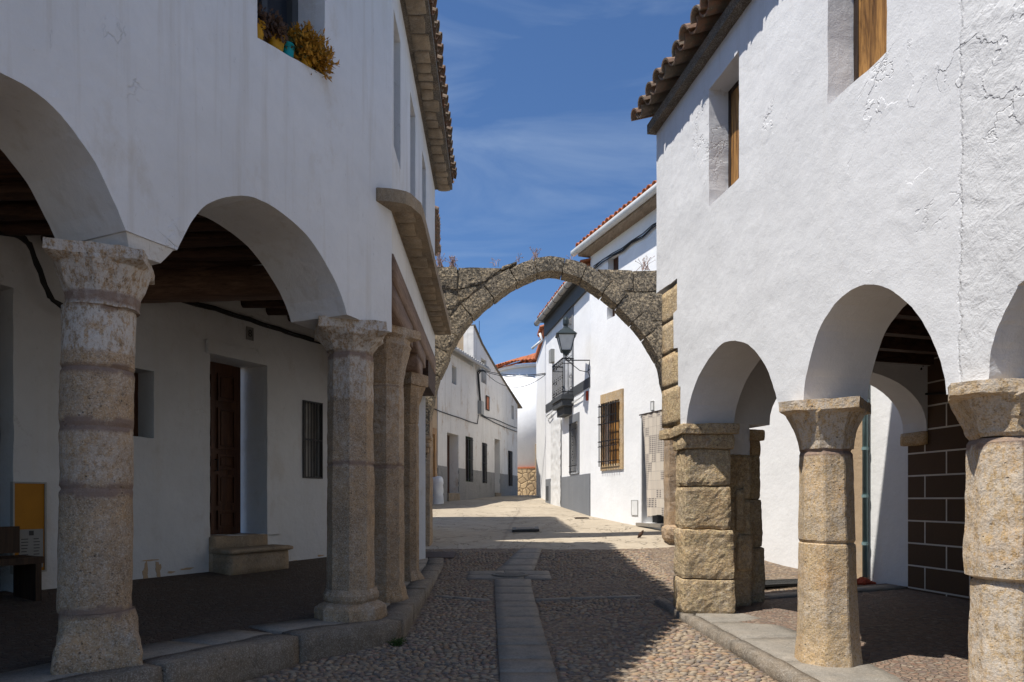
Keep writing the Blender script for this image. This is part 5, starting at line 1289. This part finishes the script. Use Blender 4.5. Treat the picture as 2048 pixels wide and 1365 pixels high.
old = thing('old_house', 'worn white gabled house with grey plinth and barred windows beyond the arch', 'house', (-1.5, 26, 1.2))
O1 = PL((-2.2, 23.0), (.275, 1), (-.96, .27)); so_ = O1.hit(876, 900)[0]; eo = O1.hit(1035, 900)[0]; bs = O1.hit(962, 700)[0]
d1 = hr(O1, 894, 917, 868, 988); w1_ = hr(O1, 931, 945, 874, 964); w2_ = hr(O1, 964, 973, 886, 967); d2 = hr(O1, 989, 1000, 879, 987); w3_ = hr(O1, 1016, 1024, 902, 973)
u1 = hr(O1, 904, 913, 733, 769); u2 = hr(O1, 962, 973, 719, 767); u3 = hr(O1, 1023, 1028, 812, 839)
gl = O1.hits([(962, 738)])[0]; g_l = O1.hit(947, 652); g_r = O1.hit(1041, 817)
mid = O1.hits([(963, 690), (990, 737), (1012, 772)])
Zd = 2.42
lp = [(so_, .8), (eo, .8), (eo, g_r[1] + .08)] + [mid[2], mid[1], mid[0], g_l] + [(g_l[0], 6.3), (so_, 6.3)]
mb = MB(); slab(mb, O1, [lp, rect(d1[0], d1[1], 1.4, d1[3]), rect(*w1_), rect(*w2_), rect(d2[0], d2[1], 1.5, d2[3]), rect(*w3_), rect(*u1), rect(*u2), rect(*u3)], 0, .4, .008, .12)
fix_normals(mb.build('wall', 'plaster_old', old))
cuts = [so_, d1[0], d1[1], w1_[0], w1_[1], w2_[0], w2_[1], d2[0], d2[1], w3_[0], w3_[1], eo]
for i in range(0, 12, 2): mb = MB(); slab(mb, O1, [rect(cuts[i] + (0.001), cuts[i + 1] - .001, .8, Zd)], -.015, .02, .008, .12); fix_normals(mb.build('plinth', 'grey_dado', old))
for w_ in (w1_, w2_, w3_): mb = MB(); slab(mb, O1, [rect(w_[0], w_[1], .8, w_[2])], -.0149, .02, 0); fix_normals(mb.build('plinth', 'grey_dado', old))
for d_, col_ in ((d1, 'door_wood'), (d2, 'plaster_old')):
    mb = MB(); panel(mb, O1, d_[0], d_[1], 1.4, d_[3], .34, .38); mb.build('door', col_ if col_ != 'plaster_old' else 'gutter_old', old)
    mb = MB(); panel(mb, O1, d_[0] + .02, d_[1] - .02, .9, d_[2] + .02, -.06, .3); mb.build('step', 'soffit_stone', old)
for w_, c_ in ((w1_, 'shutter_dark'), (w2_, 'meter'), (w3_, 'shutter_dark')):
    wo = MB(); panel(wo, O1, w_[0], w_[1], w_[2], w_[3], .18, .22); wo = wo.build('window', c_, old)
    mb = MB(); frame(mb, O1, w_[0], w_[1], w_[2], w_[3], .10, .04, .05); mb.build('frame', 'moss' if w_ is w1_ else 'iron', wo)
    mb = MB(); grille(mb, O1, w_[0], w_[1], w_[2] + .02, w_[3] - .02, -.03, 6, 1, .011, [w_[2] + .1, (w_[2] + w_[3]) / 2, w_[3] - .1]); mb.build('grille', 'iron', wo)
for w_ in (u1, u2, u3):
    wo = MB(); panel(wo, O1, *w_, .15, .2); wo.build('window', 'meter', old)
k, zz = O1.hit(974, 807); mb = MB(); panel(mb, O1, k - .17, k + .17, zz - .25, zz + .25, -.03, .0); tp_ = mb.build('tile_picture', 'clay', old, label='small terracotta tile panel')
mb = MB(); frame(mb, O1, k - .21, k + .21, zz - .29, zz + .29, -.03, .04, .03); mb.build('frame', 'iron_rust', tp_)
# corrugated eave left, brick return wall, roof verge
mb = MB(); n = 60; A = O1.p(so_ - .2, 6.42, -.35); B = O1.p(gl[0], 6.42, -.35); vs = []
for side in (0, .02):
    for i in range(n + 1):
        q = A + (B - A) * (i / n); h_ = .04 * math.sin(i * 2 * math.pi / 3)
        vs += [q + Z * (h_ - side), q + O1.n * 2.2 + Z * (h_ + .5 - side)]
fs = [(2 * i, 2 * i + 2, 2 * i + 3, 2 * i + 1) for i in range(n)]; fs += [tuple(x + 2 * (n + 1) for x in f[::-1]) for f in fs]; fs += [(2 * i, 2 * i + 2, 2 * i + 2 + 2 * (n + 1), 2 * i + 2 * (n + 1)) for i in range(n)]
mb.add(vs, fs, .8); mb.build('corrugated_roof', 'gutter_old', old)
mb = MB(); mb.tube([A - Z * .1, B - Z * .1], .06, 8); mb.build('gutter', 'gutter_old', old, smooth=True)
BR = PL(O1.p(g_l[0] + .02, 0, .02).xy, (-.96, .27), (.27, .96)); mb = MB(); ztop = g_l[1]
slab(mb, BR, [[(0, 6.2), (3.5, 6.2), (3.5, ztop - .9), (0, ztop)]], 0, .3, .01); fix_normals(mb.build('gable_wall', 'plaster_beige', old))
ver = [g_l, mid[0], mid[1], mid[2], (g_r[0] + .1, g_r[1])]
mb = MB(); vs = []
for s_, z_ in ver: vs += [O1.p(s_, z_, -.07), O1.p(s_, z_ + .05, -.07), O1.p(s_ , z_ + .05, 1.6), O1.p(s_, z_, 1.6)]
fs = []
for i in range(len(ver) - 1):
    for a_, b_ in ((0, 1), (1, 2), (2, 3), (3, 0)): fs.append((4 * i + a_, 4 * i + b_, 4 * i + 4 + b_, 4 * i + 4 + a_))
fs += [(0, 1, 2, 3), tuple(4 * (len(ver) - 1) + q for q in (3, 2, 1, 0))]
mb.add(vs, fs, .3); fix_normals(mb.build('roof', 'mortar', old))
# meter box + cables on the old wall
k, zz = O1.hit(958, 816); mb = MB(); panel(mb, O1, k - .16, k + .16, zz - .25, zz + .25, -.15, 0)
tag(mb.build('meter_box', 'meter'), 'grey electric box on the old white wall where the cables meet', 'box')
wire('wall_cable', 'black cable down the old white wall to the grey electric box', 'cable', [[O1.h(x, y_, -.05) for x, y_ in ((965, 741), (958, 742), (955, 746), (957, 775), (960, 805))], [O1.h(x, y_, -.07) for x, y_ in ((967, 742), (960, 744), (957, 749), (959, 775), (961, 803))]], .025)
wire('wall_cable', 'thin cable running low along the old white wall left of the electric box', 'cable', [[O1.h(x, y_, -.04) for x, y_ in ((868, 818), (880, 823), (900, 830), (925, 838), (940, 844), (955, 848), (957, 830))]], .018, 'iron')
wire('wall_cable', 'twisted cables running right from the electric box to the house corner', 'cable', [[O1.h(x, y_, -.04) for x, y_ in ((962, 832), (975, 838), (990, 846), (1010, 855), (1034, 864))], [O1.h(x, y_ + random.uniform(-2, 2), -.05) for x, y_ in ((963, 830), (972, 833), (985, 838), (1000, 843), (1018, 850), (1034, 857))]], .018, 'iron')
wire('overhead_cable', 'upper overhead cable crossing between the old house and the grey trimmed house', 'cable', [sagline(O1.h(966, 741, -.1), H3.p(e3, H3.hit(1092, 747)[1], -.02), .12, 14), sagline(O1.h(964, 742, -.1), H3.p(e3, H3.hit(1092, 749)[1], -.02), .16, 14)], .014)
wire('overhead_cable', 'lower sagging overhead cable crossing in front of the round house', 'cable', [sagline(O1.h(970, 745, -.1), H3.p(e3, H3.hit(1092, 750)[1], -.02), .5, 14)], .010)
an_ = O1.p(bs + 1.0, 7, 2); an_ = Vector(((958.5 - CX) / F * 28, 28, 6)); mb = MB(); mb.tube([an_, an_ + Z * (EYE + 358 / F * 28 - 6)], .012, 6)
tag(mb.build('antenna_mast', 'iron'), 'thin metal mast rising behind the old gabled house', 'mast')

# weathered doorway stub left of the old house
sh = thing('doorway_house', 'crumbling beige house front with timber door frame at the far left of the street', 'house', (-2.6, 21.6, 1.1))
q0 = O1.hit(840, 900)[0]; q1 = O1.hit(868, 900)[0]
mb = MB(); slab(mb, O1, [[(q0 - 2, .8), (so_ - .01, .8), (so_ - .01, 6.2), (q0 - 2, 6.2)], rect(q0 - .6, q1, 1.15, O1.hit(864, 866)[1])], .03, .4, .02, .1); fix_normals(mb.build('wall', 'plaster_beige', sh))
mb = MB(); slab(mb, O1, [[(q1 + .02, 1.2), (q1 + .18, 1.2), (q1 + .18, 3.4), (q1 + .02, 3.4)]], -.02, .05, .01); slab(mb, O1, [rect(q0 - .6, q1 + .18, 3.4, 3.6)], -.02, .05, .01); mb.build('door_frame', 'shutter_wood', sh)
mb = MB(); panel(mb, O1, q0 - .6, q1, 1.1, 3.4, .3, .36); mb.build('door', 'beam_wood', sh)
mb = MB(); stone(mb, lambda p: O1.p(so_ - .50 + p.x, .95 + p.z, -.28 + p.y), (.34, .34, 1.1), r=.12, amp=.05, cell=.07)
tag(fix_normals(mb.build('stone_buttress', 'white_paint', smooth=True)), 'whitewashed lumpy stone buttress at the corner of the old house', 'buttress')
bpos = O1.h(857, 995, -.15); mb = MB(); gz_ = gz(bpos.x, bpos.y); mb.lathe((bpos.x, bpos.y, gz_), [(.12, 0), (.15, .3), (.16, .31), (.13, .36), (.05, .42)], 16)
tag(mb.build('bucket', 'blue_plastic', smooth=True), 'blue plastic tub standing by the crumbling doorway', 'tub')

# round house
rd = thing('round_house', 'round cornered white house with stone plinth and orange roof ending the street', 'house', (1.4, 33, 1.4))
rc = Vector((1.725, 36.95, 0)); rr = 2.62; zE = 8.03; mb = MB(); seg = 60
def rwall(z0, z1, r0, r1, a0=-math.pi, a1=0.15):
    vs = []
    for i in range(seg + 1):
        a_ = a0 + (a1 - a0) * i / seg
        for r_, z_ in ((r0, z0), (r0, z1), (r1, z1), (r1, z0)): vs.append(rc + Vector((r_ * math.cos(a_), r_ * math.sin(a_), z_)))
    fs = [(4 * i + q, 4 * i + (q + 1) % 4, 4 * i + 4 + (q + 1) % 4, 4 * i + 4 + q) for i in range(seg) for q in range(4)]
    return vs, fs
mb.add(*rwall(2.88, zE, rr, rr - .3)); mb.build('wall', 'plaster_far', rd, smooth=True)
mb = MB(); mb.add(*rwall(.8, 2.88, rr + .04, rr - .28)); mb.build('plinth', 'rubble', rd)
mb = MB(); mb.add(*rwall(2.88, 2.95, rr + .06, rr)); mb.build('ledge', 'tile_red', rd)
mb = MB(); mb.add(*rwall(zE, zE + .12, rr + .12, rr - .3)); mb.build('eave', 'white_paint', rd)
mb = MB()
for i in range(46):
    a_ = -math.pi + (math.pi + .1) * i / 45; o_ = Vector((math.cos(a_), math.sin(a_), 0)); t_ = Vector((-o_.y, o_.x, 0))
    for row in range(6):
        r_ = rr + .28 - row * .42; 
        tiles(mb, rc + o_ * r_ + Z * (zE + .2 + row * .155), rc + o_ * r_ + t_ * .05 + Z * (zE + .2 + row * .155), o_, pitch=.2, rows=1, drop=.42, length=.5, seg=5, under=False, rad=.09 * max(.4, r_ / rr))
n_ = 30; vs = [rc + Vector(((rr + .2) * math.cos(-math.pi + math.pi * 1.05 * i / n_), (rr + .2) * math.sin(-math.pi + math.pi * 1.05 * i / n_), zE + .14)) for i in range(n_ + 1)] + [rc + Vector((0, 0, zE + 1.15))]
mb.add(vs, [(i, i + 1, n_ + 1) for i in range(n_)], .2); mb.build('roof', 'tile_red', rd)
WR = PL((1.44, 34.31), (1, -.10), (0, 1))
for (x0, x1, y0, y1, fr) in ((1076, 1086, 895, 948, 1), (1080, 1092, 775, 823, 0)):
    a_, b_ = WR.hit(x0, 900)[0], WR.hit(x1, 900)[0]; z0, z1 = WR.hit(x0, y1)[1], WR.hit(x0, y0)[1]
    wo = MB(); panel(wo, WR, a_, b_, z0, z1, -.03, .12); wo = wo.build('window', 'meter', rd)
    if fr: mb = MB(); frame(mb, WR, a_ - .13, b_ + .13, z0 - .1, z1 + .16, -.0, .13, .1); mb.build('frame', 'granite_lit', wo)
# roof peeking out beyond the grey trimmed house
bk = thing('tiled_house', 'orange tiled eave with white downspout peeking past the far end of the grey trimmed house', 'house', (1.6, 26, 1.3))
K1 = PL(((1091 - CX) / F * 24.5, 24.5), (-.03, 1), (1, 0)); mb = MB(); slab(mb, K1, [rect(0, 5, .8, 7.25)], 0, 1.5, 0); mb.build('wall', 'plaster_far', bk)
mb = MB(); tiles(mb, K1.p(0, 7.45, -.20), K1.p(1.2, 7.45, -.20), -K1.n, rows=2, pitch=.2); roofslab(mb, [K1.p(0, 0, -.1).xy[:], K1.p(4.6, 0, -.1).xy[:], K1.p(4.6, 0, 3).xy[:], K1.p(0, 0, 3).xy[:]], 7.28, 7.42); mb.build('roof', 'tile_red', bk)
mb = MB(); a_ = Vector(((1066 - CX) / F * 24.6, 24.6, EYE + (HY - 696) / F * 24.6)); b_ = Vector(((1078 - CX) / F * 24.6, 24.6, EYE + (HY - 686) / F * 24.6)); mb.tube([a_ + (b_ - a_) * -.2, b_, b_ + Vector((.12, 0, .10)), K1.p(.1, 7.3, -.2)], .045, 8); mb.build('downspout', 'gutter', bk, smooth=True)
for i in range(2):
    mb = MB()

# ------------------------------------------------------------------ small street things
p = gpt(1051, 1062); mh = thing('manhole_cover', 'dark tilted metal lid on the concrete in the middle of the street', 'manhole cover', p)
mb = MB(); mb.box(p + Z * .03, (Vector((1, .05, .03)).normalized(), Vector((0, 1, .06)).normalized(), Z), (.56, .55, .05)); mb.build('lid', 'cast_iron', mh)
mb = MB(); mb.box(p + Z * .058, (Vector((1, .05, .03)).normalized(), Vector((0, 1, .06)).normalized(), Z), (.40, .40, .01)); mb.build('inlay', 'slab_stone', mh)
mb = MB(); a_ = gpt(838, 1112); b_ = gpt(905, 1108); c_ = Vector(((a_.x + b_.x) / 2, 11.75, 0)); c_.z = gz(c_.x, c_.y) + .014
mb.box(c_, (Vector((1, 0, 0)), Vector((0, 1, .13)).normalized(), Z), (.68, .5, .02))
for i in range(7): mb.box(c_ + Vector((-.27 + .09 * i, 0, .012)), (Vector((1, 0, 0)), Vector((0, 1, .13)).normalized(), Z), (.012, .44, .004))
tag(mb.build('metal_plate', 'rusty_lid'), 'flat brown metal plate in the cobbles past the left pavement end', 'plate')
p = Vector((3.62, 9.25, gz(3.62, 9.25) + .004)); gr = thing('drain_grate', 'long iron drain grate on the portico floor right of the corner pier', 'drain', p)
u_ = Vector((.96, .28, 0)); v_ = Vector((-.28, .96, 0)); mb = MB()
for i in range(-11, 12): mb.box(p + u_ * i * .04 + Z * .022, (v_, u_, Z), (.40, .012, .02))
mb.build('bars', 'cast_iron', gr)
mb = MB(); 
for s_ in (-1, 1): mb.box(p + v_ * .21 * s_ + Z * .022, (u_, v_, Z), (.96, .025, .03)); mb.box(p + u_ * .48 * s_ + Z * .0222, (v_, u_, Z), (.39, .025, .0296))
mb.build('rim', 'cast_iron', gr)
mb = MB(); mb.box(p + Z * .008, (u_, v_, Z), (.93, .38, .006)); mb.build('pit', 'dark', gr)
mb = MB(); c_ = gpt(1163, 1037); mb.box(c_ + Z * .01, ((1, 0, 0), (0, 1, 0), Z), (.34, .3, .02)); mb.box(c_ + Z * .022, ((1, 0, 0), (0, 1, 0), Z), (.26, .22, .006))
tag(mb.build('utility_cover', 'rusty_lid'), 'small square utility cover in the sandy street near the grey plinth', 'cover')
# crumpled cloth by the drainpipe
c_ = H2.h(1728, 1158, -.2); c_.z = gz(c_.x, c_.y); mb = MB(); mb.lathe(c_, [(.03, 0), (.12, .005), (.12, .03), (.09, .05), (.05, .08), (.01, .09)], 22)
for v in mb.v: q = noise.noise_vector(v * 14) * .05; v += Vector((q.x, q.y, abs(q.z)))
tag(mb.build('cloth', 'red_cloth'), 'crumpled orange red cloth on the floor at the foot of the drainpipe', 'cloth')
# sparrow
b0 = gpt(1281, 1077); bird = MB(); bc = b0 + Z * .075
ax = Vector((-.62, 0, -.60)).normalized(); prof = [(-.085, .004), (-.07, .016), (-.045, .030), (-.01, .038), (.025, .033), (.045, .022), (.055, .021), (.07, .024), (.085, .018), (.093, .007), (.11, .001)]
ax = Vector((.55, -.1, .78)).normalized(); o1 = ax.orthogonal().normalized(); o2 = ax.cross(o1); seg = 12; vs = []
for t_, r_ in prof:
    for k in range(seg): a_ = 2 * math.pi * k / seg; vs.append(bc + ax * t_ + (o1 * math.cos(a_) + o2 * math.sin(a_)) * r_)
bird.add(vs, [(i * seg + k, i * seg + (k + 1) % seg, (i + 1) * seg + (k + 1) % seg, (i + 1) * seg + k) for i in range(len(prof) - 1) for k in range(seg)])
bird.add([bc - ax * .05 + o1 * .02, bc - ax * .05 - o1 * .02, bc - ax * .15 - o1 * .016, bc - ax * .15 + o1 * .016, bc - ax * .05 + o2 * .01, bc - ax * .15 + o2 * .004], [(0, 1, 2, 3), (0, 4, 5, 3), (1, 2, 5, 4), (0, 1, 4), (3, 2, 5)])
for s_ in (-1, 1): q = bc + Vector((0, s_ * .014, -.02)); bird.tube([q, Vector((q.x - .005, q.y, b0.z + .003)), Vector((q.x + .02, q.y, b0.z + .003))], .003, 5)
tag(fix_normals(bird.build('sparrow', 'beam_old', smooth=True)), 'small brown sparrow standing on the sunlit street before the white house', 'bird')
# green tuft by the left kerb
mb = MB(); c_ = Vector((-1.02, 6.02, gz(-1, 6) + .02))
for i in range(60):
    t_ = c_ + Vector((random.gauss(0, .05), random.gauss(0, .04), random.uniform(.01, .06))); sprig(mb, c_ + Vector((random.gauss(0, .02), random.gauss(0, .02), -.02)), t_, 3, .018)
tag(mb.build('weed', 'moss'), 'small green weed growing at the foot of the left kerb corner', 'weed')
